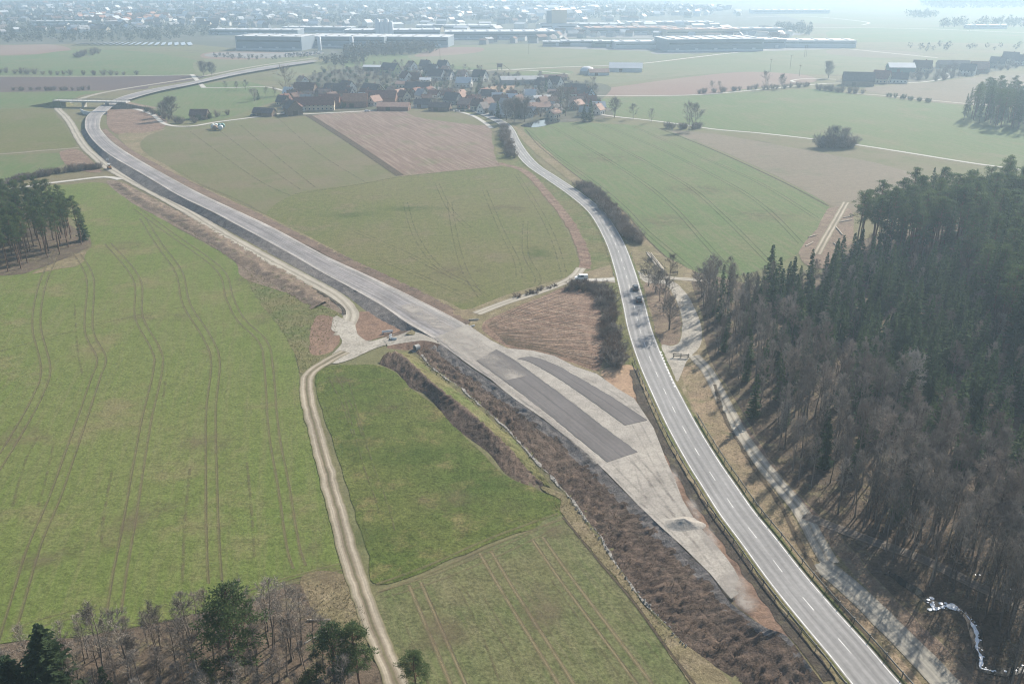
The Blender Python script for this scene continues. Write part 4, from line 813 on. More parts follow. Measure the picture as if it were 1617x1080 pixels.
KEEP_CLEAR = [wline(l, upland, 3.0) for l in ([(1095, 562), (1118, 588), (1145, 640), (1175, 695), (1215, 748), (1262, 805), (1290, 855), (1310, 890), (1345, 932), (1400, 985), (1460, 1045), (1530, 1120)], [(1270, 815), (1330, 838), (1390, 860), (1460, 885), (1540, 925)], [(1460, 945), (1500, 965), (1535, 985), (1548, 1030), (1552, 1060)], [(1000, 440), (1030, 437), (1060, 440), (1090, 442), (1120, 445)])]
def clear_of(p, d=3.0):
    return all((Vector((p.x, p.y, 0)) - q).length > d for l in KEEP_CLEAR for q in l)
Z_PINE = [(1345, 385), (1450, 362), (1620, 335), (1760, 322), (1780, 420), (1500, 425), (1420, 428), (1352, 418)]
Z_TALL = [(1500, 430), (1780, 422), (1800, 660), (1650, 640), (1570, 560), (1530, 490)]
Z_YOUNG = [(1185, 468), (1300, 448), (1352, 420), (1420, 430), (1498, 434), (1530, 492), (1570, 562), (1650, 645), (1760, 760), (1720, 900), (1590, 810), (1500, 740), (1400, 655), (1300, 580), (1215, 512)]
Z_BARE = [(1104, 452), (1185, 470), (1215, 514), (1300, 583), (1400, 658), (1500, 743), (1590, 813), (1720, 903), (1780, 960), (1840, 1180), (1640, 1180), (1570, 1060), (1500, 975), (1440, 905), (1340, 838), (1262, 770), (1205, 690), (1168, 630), (1128, 568), (1116, 520)]
def seen(p, h):  # in view
    x, y = proj(p + Vector((0, 0, h))); return -60 < x < 1680 and y < 1130
pts = [p for p in fill(Z_PINE, 5.6, 1, upland) if seen(p, 24)]
for p in pts:
    if RW.random() < 0.78: plant('pine%d' % RW.randrange(4), 'pine_tree', p, RW.uniform(20, 27), 'tall scots pine with bare orange trunk in the far right wood', 'tree', 'tall pines of the right wood', RW)
    else: plant('tallspruce%d' % RW.randrange(2), 'spruce_tree', p, RW.uniform(20, 27), 'tall dark spruce standing among the pines of the right wood', 'tree', 'tall spruces of the right wood', RW)
for p in [p for p in fill(Z_TALL, 6.2, 2, upland) if seen(p, 26)]:
    if RW.random() < 0.6: plant('tallspruce%d' % RW.randrange(2), 'spruce_tree', p, RW.uniform(21, 28), 'tall dark spruce standing among the pines of the right wood', 'tree', 'tall spruces of the right wood', RW)
    else: plant('pine%d' % RW.randrange(4), 'pine_tree', p, RW.uniform(20, 26), 'tall scots pine with bare orange trunk in the far right wood', 'tree', 'tall pines of the right wood', RW)
for p in [p for p in fill(Z_YOUNG, 5.2, 3, upland) if seen(p, 14) and clear_of(p)]:
    if RW.random() < 0.84: plant('spruce%d' % RW.randrange(4), 'spruce_tree', p, RW.uniform(8, 17), 'young dark green spruce in the middle belt of the right wood', 'tree', 'young spruces of the right wood', RW)
    else: plant('bare%d' % RW.randrange(5), 'bare_tree', p, RW.uniform(9, 13), 'leafless brown broadleaf tree in the wood along the old lane', 'tree', 'bare trees of the right wood', RW)
for p in [p for p in fill(Z_BARE, 4.3, 4, upland) if seen(p, 17) and clear_of(p)]:
    q = proj(p); near = min(1.0, max(0.0, (q[1] - 480) / 350.0))
    if RW.random() < 0.34 - 0.26 * near: plant('spruce%d' % RW.randrange(4), 'spruce_tree', p, RW.uniform(7, 12), 'small spruce scattered among the bare trees of the right wood', 'tree', 'scattered spruces among bare trees', RW)
    else: plant('bare%d' % RW.randrange(5), 'bare_tree', p, (RW.uniform(10, 13.5) + near * 5) * (0.72 if not clear_of(p, 11) else 1.0), 'leafless brown broadleaf tree in the wood along the old lane', 'tree', 'bare trees of the right wood', RW)
for p in [p for p in fill([(1330, 830), (1420, 800), (1520, 840), (1640, 900), (1720, 1000), (1720, 1200), (1640, 1180), (1575, 1075), (1560, 1000), (1530, 960), (1470, 925), (1400, 880)], 3.1, 6, upland) if seen(p, 15) and clear_of(p, 2.2)]:
    plant('slim%d' % RW.randrange(2), 'sapling_tree', p, RW.uniform(11, 17), 'slender pole-like bare tree close to the brook', 'tree', 'slender trees near the brook', RW, RW.uniform(0.7, 0.95))
plant('pale', 'bare_tree', at(1432, 655, upland), 15.5, 'pale grey silvery tree standing out in the bare wood', 'tree', None, RW)
# the trees of the lay-by island
for i, (x, y, h, d) in enumerate([(1024, 452, 7.5, 'first bare tree on the lay-by island, beside the forest lane'), (1034, 463, 7.5, 'second bare tree on the lay-by island, counting from the forest lane'), (1042, 476, 8, 'third bare tree on the lay-by island, counting from the forest lane'), (1048, 492, 8.5, 'fourth bare tree on the lay-by island, counting from the forest lane'), (1056, 521, 8.5, 'last bare tree on the lay-by island, nearest the striped block marking'), (1056, 449, 8, 'bare tree on the inner bend of the lay-by, beside the lane')]):
    plant('open%d' % (i % 3), 'bare_tree', at(x, y, upland), h * 1.22, d, 'tree', 'bare trees on the lay-by island', RW)
for (x, y, h, d) in [(1108, 470, 10, 'bare bushy tree at the outer bend of the lay-by'), (1125, 455, 11, 'bare tree at the corner of wood and green field')]:
    plant('open1', 'bare_tree', at(x, y, upland), h, d, 'tree', None, RW)
# small pine wood on the left
for p in fill([(-90, 436), (0, 434), (60, 420), (118, 396), (140, 378), (100, 352), (40, 336), (-40, 330), (-90, 345)], 5.4, 7):
    plant('pine%d' % RW.randrange(4), 'pine_tree', p, RW.uniform(14, 18.5), 'dark pine crowded in the small wood on the left', 'tree', 'pines of the small left wood', RW)
plant('spruce1', 'spruce_tree', at(133, 380), 13.5, 'ragged conifer standing out at the right end of the small pine wood', 'tree', None, RW, 1.25)
# lower left wood
def top_at(px, py, h): q = P(px, py, lift(h)); return Vector((q.x, q.y, 0))
for i, (x, y, h, d) in enumerate([(142, 962, 15, 'leaning bare tree right of the dark fir at the bottom edge'), (182, 958, 15.5, 'slender bare tree in front of the wide green field'), (232, 950, 13, 'third bare tree from the dark fir in the lower wood'), (290, 945, 13.5, 'bare tree just left of the large green pine'), (378, 916, 15, 'forked bare tree just right of the large green pine'), (414, 914, 14.5, 'bare tree midway between pine and reed patch'), (446, 924, 14, 'bare tree beside the dry reed patch')]):
    plant('slim%d' % (i % 2), 'bare_tree', top_at(x, y, h), h, d, 'tree', None, RW)
for p in fill([(60, 1060), (160, 1030), (300, 1000), (420, 980), (500, 1020), (560, 1070), (590, 1150), (300, 1170), (-100, 1170), (-60, 1080)], 3.2, 9):
    plant('bare%d' % RW.randrange(5), 'thicket_tree', p, RW.uniform(6, 10), 'thin bare tree in the lower left thicket', 'tree', 'thin bare trees of the lower thicket', RW, 1.25)
plant('bushypine0', 'pine_tree', top_at(344, 932, 18), 18, 'large green pine rising above the lower thicket', 'tree', None, RW, 1.35)
plant('broadfir', 'spruce_tree', top_at(57, 986, 16), 16, 'dark pointed fir in the lower left corner', 'tree', None, RW, 1.15)
plant('broadfir', 'spruce_tree', top_at(6, 1036, 13), 13, 'dark fir cut by the left picture edge at the bottom', 'tree', None, RW, 1.3)
plant('spruce3', 'spruce_tree', top_at(158, 1052, 9), 9, 'small fir between the dark fir and the bare trees', 'tree', None, RW, 1.2)
plant('bushypine1', 'pine_tree', top_at(520, 984, 13), 13, 'slim pine beside the reed patch at the bottom edge', 'tree', None, RW, 1.35)
plant('bushypine0', 'pine_tree', top_at(560, 982, 13), 13, 'bushy pine beside the farm track at the bottom edge', 'tree', None, RW, 1.1)
plant('bushypine1', 'pine_tree', top_at(652, 1030, 8), 8, 'small pine right of the farm track at the bottom edge', 'tree', None, RW, 1.5)
for (x, y) in [(330, 1105), (490, 1130), (520, 1150), (620, 1150), (455, 1140)]:
    plant('bushypine%d' % RW.randrange(2), 'pine_tree', at(x, y), RW.uniform(5, 8), 'low bushy pine filling the bottom edge of the thicket', 'tree', 'low pines at the bottom edge', RW, 1.3)
# hedges and bushes
def hedge(px, n, keys, h, name, label, group, hf=flat, wob=1.2, cat='shrub', seed=1):
    rng = random.Random(seed); ln = wline(px, hf, 1.0)
    for i in range(n):
        p = ln[min(len(ln) - 1, int((i + rng.random()) / n * len(ln)))]; x, y = p.x + rng.uniform(-wob, wob), p.y + rng.uniform(-wob, wob)
        plant(rng.choice(keys), name, (x, y, hf(x, y)), h * rng.uniform(0.75, 1.2), label, cat, group, rng)
SH = ['shrub0', 'shrub1', 'shrub2']
hedge([(918, 296), (940, 312), (966, 338), (986, 362), (1005, 386)], 130, SH, 3.9, 'hedge_shrub', 'bare brown shrub of the dense hedge along the main road bend', 'shrubs of the roadside hedge', upland, 2.7, seed=2)
hedge([(795, 205), (797, 220), (803, 238), (808, 250)], 40, SH, 5.0, 'hedge_shrub', 'bare shrub of the hedge beside the stubble field', 'shrubs beside the stubble field', wob=1.8, seed=3)
hedge([(905, 458), (935, 456), (956, 468), (962, 500), (966, 535), (970, 560)], 80, SH, 3.2, 'hedge_shrub', 'bare shrub of the curved hedge in the road fork', 'shrubs in the road fork', upland, 2.4, seed=4)
hedge([(962, 560), (972, 570), (974, 578)], 9, SH, 4.6, 'hedge_shrub', 'tall bare shrub at the lower end of the fork hedge', 'tall shrubs in the road fork', upland, 1.5, seed=5)
hedge([(0, 296), (40, 284), (80, 276), (120, 270), (158, 266)], 60, SH, 3.6, 'hedge_shrub', 'bare shrub of the hedge above the pale track', 'shrubs above the pale track', wob=2.4, seed=6)
hedge([(820, 470), (845, 462), (880, 452)], 8, ['bramble', 'shrub1'], 1.6, 'hedge_shrub', 'low shrub beside the access lane', 'low shrubs beside the access lane', upland, 1.0, seed=7)
hedge([(225, 176), (250, 182), (290, 195), (330, 188), (360, 182)], 22, SH + ['evergreen0'], 4.5, 'bush', 'dark bush in the row below the big round tree', 'bushes below the big round tree', wob=3.0, seed=8)
hedge([(0, 115), (60, 118), (130, 119), (220, 119)], 20, SH, 6.0, 'bush', 'hazy bush on the edge of the bright green field', 'bushes along the far green field', wob=2.5, seed=9)
hedge([(20, 143), (70, 143), (140, 143)], 22, SH, 3.6, 'bush', 'low bush on the edge of the ploughed field', 'bushes along the ploughed field', wob=4, seed=10)
hedge([(115, 92), (130, 90), (150, 84)], 16, SH, 7.0, 'bush', 'bush of the dark thicket in the bright green field', 'bushes of the dark thicket', wob=7, seed=11)
hedge([(1100, 149), (1140, 146), (1180, 143), (1250, 139), (1280, 136)], 26, SH, 5, 'bush', 'bush of the hedge row above the large blue-green field', 'bushes of the far hedge row', wob=3, seed=12)
hedge([(1290, 142), (1330, 146), (1360, 148)], 16, SH, 5.5, 'bush', 'bush in the hedge before the dark barn', 'bushes before the dark barn', wob=3, seed=13)
hedge([(1400, 153), (1425, 157), (1450, 160), (1470, 163)], 11, ['evergreen0', 'evergreen1'], 3.6, 'bush', 'dark evergreen bush on the thin lane below the hamlet', 'evergreen bushes below the hamlet', wob=2, seed=14)
hedge([(1055, 203), (1075, 204), (1095, 203), (1110, 202)], 12, SH, 4.5, 'bush', 'bush around the foot of the tall bare trees', 'bushes at the tall bare trees', wob=3, seed=15)
hedge([(1298, 233), (1320, 234), (1342, 233)], 20, SH, 7.5, 'bush', 'bush filling the foot of the round copse', 'bushes of the round copse', wob=3.0, seed=16)
for (x, y, h, k, d) in [(1312, 232, 13, 'dense', 'many stemmed bare tree forming the left half of the round copse'), (1330, 232, 12, 'dense', 'many stemmed bare tree forming the right half of the round copse'),
                        (1088, 206, 17, 'open0', 'tall bare tree beside the pale lane below the village'), (1096, 206, 16, 'open2', 'second tall bare tree beside the pale lane below the village'),
                        (272, 190, 17, 'dense', 'big round bare tree right of the bridge'), (258, 186, 12, 'dense', 'smaller bare tree left of the big round tree'),
                        (322, 120, 15, 'dense', 'round dark tree by the crossing of haul road and lane'), (335, 120, 14, 'dense', 'second round dark tree by the crossing of haul road and lane'),
                        (452, 150, 22, 'open0', 'tall bare tree at the left end of the village'), (402, 160, 10, 'open1', 'bent bare tree on the pasture left of the village'), (388, 142, 8, 'open2', 'small bare tree on the lane left of the village'), (356, 142, 7, 'open0', 'leftmost small orchard tree on the village lane'), (374, 142, 7, 'open1', 'second small orchard tree on the village lane'), (420, 152, 7, 'open2', 'small orchard tree above the bent tree'), (434, 152, 7, 'open0', 'small orchard tree next to the tall bare tree'),
                        (812, 194, 18, 'dense', 'broad brown tree at the village entry of the main road'), (828, 193, 17, 'dense', 'second broad brown tree at the village entry'), (800, 190, 15, 'dense', 'dark tree at the roadside of the village entry'),
                        (885, 185, 20, 'open0', 'tall reddish bare tree above the village pond'), (893, 184, 19, 'open2', 'second tall bare tree above the village pond'),
                        (970, 186, 14, 'open1', 'bare tree on the field lane right of the village'), (1000, 188, 10, 'open2', 'smaller bare tree on the field lane right of the village'), (1028, 194, 9, 'open0', 'low bare tree further along the field lane'), (935, 148, 13, 'open0', 'slim bare tree behind the last village house'),
                        (1207, 142, 15, 'open0', 'slim bare tree in the far hedge row'), (1234, 141, 13, 'open1', 'branching bare tree in the far hedge row'), (1124, 148, 10, 'open2', 'small tree at the left end of the far hedge row'), (1135, 147, 9, 'open0', 'second small tree at the left end of the far hedge row'), (1308, 124, 17, 'dense', 'round bare tree beside the dark barn')]:
    plant(k, 'bare_tree', at(x, y), h, d, 'tree', None, RW)
for (x, y, h, d) in [(932, 192, 15, 'dark evergreen at the right end of the village pond'), (922, 192, 11, 'smaller dark evergreen beside the tall one at the pond'), (757, 146, 15, 'dark pointed evergreen in the middle of the village'), (862, 146, 12, 'dark evergreen before the long village hall'), (752, 158, 10, 'dark evergreen on the village road'), (690, 150, 10, 'dark evergreen between the village houses'), (408, 158, 8, 'small evergreen on the pasture left of the village'), (786, 186, 12, 'dark evergreen left of the broad brown trees')]:
    plant('spruce%d' % RW.randrange(4), 'spruce_tree', at(x, y), h, d, 'tree', None, RW, 1.35)
# far right wood and garden trees
for p in fill([(1518, 190), (1560, 199), (1620, 208), (1720, 215), (1720, 175), (1620, 172), (1540, 170)], 7.5, 21):
    plant('tallspruce%d' % RW.randrange(2) if RW.random() < .5 else 'pine%d' % RW.randrange(4), 'conifer_tree', p, RW.uniform(18, 25), 'dark conifer of the separate wood at the right picture edge', 'tree', 'conifers of the separate right wood', RW)
VP = [(440, 165), (470, 128), (520, 112), (600, 106), (760, 116), (860, 126), (950, 140), (945, 160), (950, 184), (850, 190), (780, 186), (735, 172), (650, 166), (520, 174), (450, 178)]
for p in fill(VP, 12, 23):
    r = RW.random()
    k = RW.choice(SH) if r < .45 else ('open%d' % RW.randrange(3) if r < .8 else 'evergreen%d' % RW.randrange(2))
    plant(k, 'garden_tree' if k.startswith('open') else ('garden_bush' if k.startswith('shrub') else 'evergreen_bush'), p, RW.uniform(5, 9) if k.startswith('open') else RW.uniform(3, 5), 'small garden tree between the village houses' if k.startswith('open') else 'garden bush between the village houses', 'tree' if k.startswith('open') else 'shrub', 'garden trees of the village' if k.startswith('open') else 'garden bushes of the village', RW)
for p in fill([(1420, 128), (1470, 130), (1530, 124), (1617, 108), (1617, 100), (1500, 108), (1440, 118)], 12, 24):
    plant(RW.choice(SH + ['open0', 'open1']), 'garden_bush', p, RW.uniform(4, 8), 'bush or small tree between the hamlet houses', 'shrub', 'garden plants of the hamlet', RW)

# masses of far trees, undergrowth and tufts that nobody could count
def blob_mass(name, spots, mat, label, seed):
    rng = random.Random(seed); mb = MB()
    for (p, h) in spots:
        w = h * rng.uniform(0.35, 0.6); c = Vector((p.x, p.y, h * 0.5))
        for q in range(34):
            d = rdir(rng); a = c + Vector((d.x * w, d.y * w, d.z * h * 0.5)) * rng.uniform(0.55, 1.0); e = rdir(rng) * h * 0.17; f = rdir(rng) * h * 0.14
            mb.face([tuple(a - e), tuple(a + f), tuple(a + e - f * 0.5)])
        mb.tube([(p.x, p.y, -0.2), (p.x, p.y, h * 0.5)], [0.25, 0.12], 3)
    tag(mb.obj(name, mat), label, None, None, 'stuff')
def spots(poly, spacing, seed, h0, h1):
    rng = random.Random(seed + 100); return [(p, rng.uniform(h0, h1)) for p in fill(poly, spacing, seed)]
M_FARTREE = foliage('hazy_far_trees', (0.06, 0.065, 0.045), (0.095, 0.085, 0.065), 0.1)
blob_mass('far_trees', spots([(-250, 8), (300, 4), (640, 3), (1000, 8), (1150, 14), (1000, 30), (700, 34), (400, 42), (-150, 60)], 27, 31, 6, 11) + spots([(-200, 50), (150, 46), (330, 46), (370, 54), (250, 66), (60, 68), (-200, 72)], 22, 32, 6, 11), M_FARTREE, 'dark hazy trees between the far town houses', 33)
blob_mass('far_trees', spots([(540, 84), (600, 78), (680, 76), (690, 84), (620, 89), (550, 91)], 11, 34, 8, 14) + spots([(500, 100), (560, 92), (580, 98), (540, 106)], 10, 35, 6, 10) + spots([(345, 86), (420, 92), (500, 86), (500, 90), (410, 96), (330, 92)], 11, 36, 3, 5), M_FARTREE, 'belt of hazy bushes before the warehouses', 37)
blob_mass('far_trees', spots([(1450, 7), (1500, 6), (1720, 6), (1720, 13), (1560, 13), (1480, 14)], 30, 38, 24, 34) + spots([(1430, 26), (1478, 22), (1480, 28), (1440, 30)], 22, 39, 10, 16) + spots([(1480, 40), (1617, 36), (1617, 44), (1490, 46)], 26, 40, 10, 18) + spots([(1220, 42), (1280, 44), (1280, 56), (1230, 54)], 18, 43, 8, 14) + spots([(1430, 75), (1617, 72), (1617, 80), (1450, 84)], 30, 44, 5, 9), M_FARTREE, 'hazy wood and tree rows on the far right slope', 41)
rng = random.Random(47); mb = MB()
for p in fill([(1765, 322), (1950, 300), (2250, 420), (2350, 700), (2300, 1000), (1900, 1180), (1830, 1000), (1800, 800), (1790, 600)], 6.5, 46, upland):
    h = rng.uniform(12, 24); mb.tube([(p.x, p.y, p.z - .2), (p.x, p.y, p.z + h)], [0.2, 0.03], 4)
    for q in range(170):
        t = rng.random() ** 1.4; r = 0.15 * h * (1 - t) ** 0.8 * rng.uniform(0.6, 1.1); an = rng.uniform(0, 6.283); o = Vector((math.cos(an), math.sin(an), 0)); s = Vector((-o.y, o.x, 0))
        c = Vector((p.x, p.y, p.z + h * (0.12 + 0.86 * t))); w = 0.16 * r + 0.22; mb.face([tuple(c + s * w * .4), tuple(c + o * r - s * w - Vector((0, 0, .2 * r))), tuple(c + o * r * 1.15 + s * w * .5 - Vector((0, 0, .3 * r)))])
tag(mb.obj('forest_mass', M_SPRUCE), 'rest of the right wood continuing beyond the picture edge', None, None, 'stuff')
def tufts(name, polys, dens, h, mat, label, seed, hf):
    rng = random.Random(seed); mb = MB()
    for poly in polys:
        for p in fill(poly, 1.0 / math.sqrt(dens), seed, hf, 0.6):
            for q in range(4):
                a = p + Vector((rng.uniform(-.25, .25), rng.uniform(-.25, .25), 0)); hh = h * rng.uniform(0.5, 1.3)
                d = Vector((rng.uniform(-.5, .5), rng.uniform(-.5, .5), 1)) * hh; w = Vector((rng.uniform(-1, 1), rng.uniform(-1, 1), 0)).normalized() * hh * 0.22
                mb.face([tuple(a - w), tuple(a + w), tuple(a + d)])
    tag(mb.obj(name, mat), label, None, None, 'stuff')
tufts('dry_grass', [[(1074, 592), (1085, 578), (1110, 585), (1140, 640), (1185, 720), (1240, 800), (1250, 870), (1170, 760), (1105, 660)], [(1240, 800), (1290, 880), (1350, 950), (1430, 1050), (1450, 1110), (1340, 975), (1250, 870)]], 1.1, 0.32, M_STRAW, 'dry yellow grass right of the main road', 51, upland)
tufts('dry_grass', [[(853, 768), (893, 782), (945, 852), (1004, 940), (1060, 1000), (1090, 1080), (1002, 950), (942, 880), (890, 816)], [(480, 1000), (470, 930), (485, 925), (545, 918), (572, 960), (580, 1000), (510, 1010)]], 1.5, 0.4, M_STRAW, 'dry grass along the ditch and by the reed patch', 52, flat)
tufts('dry_grass', [[(385, 425), (440, 440), (500, 470), (545, 505), (505, 572), (476, 590), (466, 560), (432, 505), (404, 470)], [(660, 560), (712, 606), (764, 648), (836, 720), (866, 765), (850, 756), (804, 712), (733, 650), (680, 608)], [(172, 292), (255, 342), (352, 402), (440, 456), (520, 500), (526, 474), (428, 414), (334, 360), (236, 310)]], 0.6, 0.38, M_GRASSB, 'rough grass on the verge by the track bend and on the ridge', 53, flat)
tufts('dry_grass', [[(224, 236), (300, 283), (430, 350), (545, 408), (640, 452), (742, 497), (700, 476), (560, 410), (430, 346), (300, 280)], [(830, 232), (870, 275), (930, 312), (965, 365), (982, 410), (935, 400), (900, 350), (858, 300)], [(850, 226), (890, 262), (940, 300), (985, 335), (1005, 420), (950, 325), (890, 278)]], 0.35, 0.35, M_STRAW, 'dry grass on the road verges in the middle distance', 54, flat)
def slope_h(x, y): return 0.0
rng = random.Random(61); mb = MB()
for i in range(380):                                                  # brush on the lower slope
    s = rng.random() * (len(toeA) - 1.01); k = int(s); f = s - k; g = rng.random() ** 1.2 * 0.62
    a = P(*[toeA[k][j] * (1 - f) + toeA[k + 1][j] * f for j in (0, 1)]); b = P(*[topA[k][j] * (1 - f) + topA[k + 1][j] * f for j in (0, 1)], newroad)
    p = a.lerp(b, g); hh = rng.uniform(0.15, 0.5)
    for q in range(5):
        c = p + Vector((rng.uniform(-.4, .4), rng.uniform(-.4, .4), 0)); d = Vector((rng.uniform(-.7, .7), rng.uniform(-.7, .7), 0.8)) * hh * 1.5; w = Vector((rng.uniform(-1, 1), rng.uniform(-1, 1), rng.uniform(-.3, .3))).normalized() * 0.07
        mb.face([tuple(c - w), tuple(c + w), tuple(c + d)])
tag(mb.obj('undergrowth', M_BRAMBLE), 'brown brush on the lower slope of the platform', None, None, 'stuff')
mb = MB()
for p in fill([(1116, 520), (1150, 600), (1205, 690), (1262, 770), (1340, 838), (1440, 905), (1500, 975), (1570, 1060), (1640, 1160), (1760, 1160), (1700, 900), (1560, 800), (1400, 700), (1280, 620), (1180, 540)], 1.9, 62, upland, 0.7):
    hh = rng.uniform(0.2, 0.9)
    for q in range(4):
        c = p + Vector((rng.uniform(-.5, .5), rng.uniform(-.5, .5), 0)); d = Vector((rng.uniform(-.6, .6), rng.uniform(-.6, .6), 0.8)) * hh * 1.5; w = Vector((rng.uniform(-1, 1), rng.uniform(-1, 1), 0)).normalized() * 0.06
        mb.face([tuple(c - w), tuple(c + w), tuple(c + d)])
tag(mb.obj('undergrowth', M_BRAMBLE), 'brown undergrowth on the floor of the bare wood', None, None, 'stuff')

# ------------------------------------------------------------------ buildings
M_WALLS = {'white': plain('white_render', (0.62, 0.6, 0.56), 0.85, 0.1, 0.1), 'cream': plain('cream_render', (0.52, 0.45, 0.34), 0.85, 0.1, 0.1), 'grey': plain('grey_render', (0.3, 0.3, 0.3), 0.85, 0.1, 0.12), 'brick': plain('brick_wall', (0.26, 0.15, 0.11), 0.9, 0.1, 0.2), 'wood': plain('dark_board_wall', (0.2, 0.15, 0.115), 0.9, 0.1, 0.25), 'blue': plain('pale_blue_render', (0.42, 0.48, 0.55), 0.85, 0.1, 0.1), 'yellow': plain('yellow_green_render', (0.42, 0.44, 0.25), 0.85, 0.1, 0.1), 'metal': plain('blue_grey_cladding', (0.2, 0.24, 0.28), 0.6, 0.3, 0.08, 0.05), 'lightmetal': plain('pale_cladding', (0.5, 0.52, 0.53), 0.6, 0.3, 0.08, 0.05), 'green': plain('green_cladding', (0.12, 0.17, 0.15), 0.7, 0.2, 0.1)}
M_ROOFS = {'red': plain('red_tile_roof', (0.21, 0.105, 0.08), 0.8, 0.15, 0.25, 0.8), 'orange': plain('orange_tile_roof', (0.38, 0.2, 0.13), 0.8, 0.15, 0.2, 0.8), 'dark': plain('dark_slate_roof', (0.115, 0.095, 0.09), 0.75, 0.2, 0.25, 0.8), 'brown': plain('brown_tile_roof', (0.15, 0.09, 0.07), 0.8, 0.15, 0.25, 0.8), 'grey': plain('grey_sheet_roof', (0.3, 0.3, 0.3), 0.6, 0.3, 0.15, 0.3), 'white': plain('sheet_roof_and_glint', (0.5, 0.51, 0.52), 0.55, 0.3, 0.08, 0.1), 'pink': plain('faded_tile_roof', (0.36, 0.23, 0.18), 0.8, 0.15, 0.2, 0.8)}
M_GLASS = plain('window_glass', (0.045, 0.055, 0.065), 0.12, 0.5, 0.1)
M_DOOR = plain('door_paint', (0.13, 0.09, 0.06), 0.7, 0.2, 0.1)
mb = MB(); mb.box(-0.6, 0.6, -0.05, 0.05, 0, 1.3); WIN_F = mb.mesh('window', M_PAINT)
mb = MB(); mb.box(-0.48, 0.48, -0.065, 0.0, 0.12, 1.18); PANE = mb.mesh('pane', M_GLASS)
mb = MB(); mb.box(-0.55, 0.55, -0.06, 0.05, 0, 2.1); DOOR = mb.mesh('door', M_DOOR)
mb = MB(); mb.box(-1.7, 1.7, -0.06, 0.05, 0, 3.2); GATE = mb.mesh('gate', M_DOOR)
mb = MB(); mb.box(-0.4, 0.4, -0.4, 0.4, -1.2, 1.1); CHIM = mb.mesh('chimney', M_WALLS['brick'])
def put(me, name, parent, loc, rz=0.0):
    o = bpy.data.objects.new(name, me); o.location = loc; o.rotation_euler = (0, 0, rz); return link(o, parent)
def house(px, py, L, Wd, eave, ridge, rot, wall, roof, label, group=None, cat='house', name='house', windows=True, barn=False):
    p = P(px, py); r = empty(name, (p.x, p.y, 0), math.radians(rot)); tag(r, label, cat, group)
    a, b = L / 2, Wd / 2; mb = MB()
    V = [(-a, -b, -.2), (a, -b, -.2), (a, b, -.2), (-a, b, -.2), (-a, -b, eave), (a, -b, eave), (a, b, eave), (-a, b, eave), (-a, 0, ridge), (a, 0, ridge)]
    mb.v.extend(V)
    for f in ((0, 1, 5, 4), (2, 3, 7, 6), (1, 2, 6, 9, 5), (3, 0, 4, 8, 7)): mb.idx(f)
    mb.obj('wall', M_WALLS[wall], r)
    sl = (ridge - eave) / b; o = 0.5; t = 0.28; mb = MB()
    yo = b + o; zo = eave - o * sl + 0.06; x = a + 0.45; zr = ridge + 0.06
    pr = [(-yo, zo), (0, zr), (yo, zo), (yo, zo + t), (0, zr + t), (-yo, zo + t)]
    mb.v.extend([(-x, q[0], q[1]) for q in pr] + [(x, q[0], q[1]) for q in pr])
    for k in range(6): mb.idx((k, (k + 1) % 6, 6 + (k + 1) % 6, 6 + k))
    for s in (0, 6):
        f = [(s, s + 1, s + 4, s + 5), (s + 1, s + 2, s + 3, s + 4)]
        for q in f: mb.idx(q if s else q[::-1])
    ro = mb.obj('roof', M_ROOFS[roof], r)
    if not barn: put(CHIM, 'chimney', ro, (a * 0.3, 0.5, ridge + 0.1))
    if windows:
        rows = [0.9] + ([3.5] if eave > 4.2 else [])
        for z in rows:
            for k in range(max(2, int(L / 3.2))):
                xx = -a + (k + 0.7) * L / (max(2, int(L / 3.2)) + 0.4)
                if z == 0.9 and k == 1: put(DOOR, 'door', r, (xx, -b, 0)); continue
                w = put(WIN_F, 'window', r, (xx, -b, z)); put(PANE, 'pane', w, (0, 0, 0))
        for sx, rz in ((-1, -math.pi / 2), (1, math.pi / 2)):
            for yy, z in ((-b * 0.45, 0.9), (b * 0.45, 0.9), (0.0, max(3.3, eave + 0.2))):
                if z > ridge - 1.6: continue
                w = put(WIN_F, 'window', r, (sx * a, yy, z), rz); put(PANE, 'pane', w, (0, 0, 0))
    elif barn:
        put(GATE, 'gate', r, (-a * 0.3, -b, 0)); put(GATE, 'gate', r, (a, 0, 0), math.pi / 2)
    return r
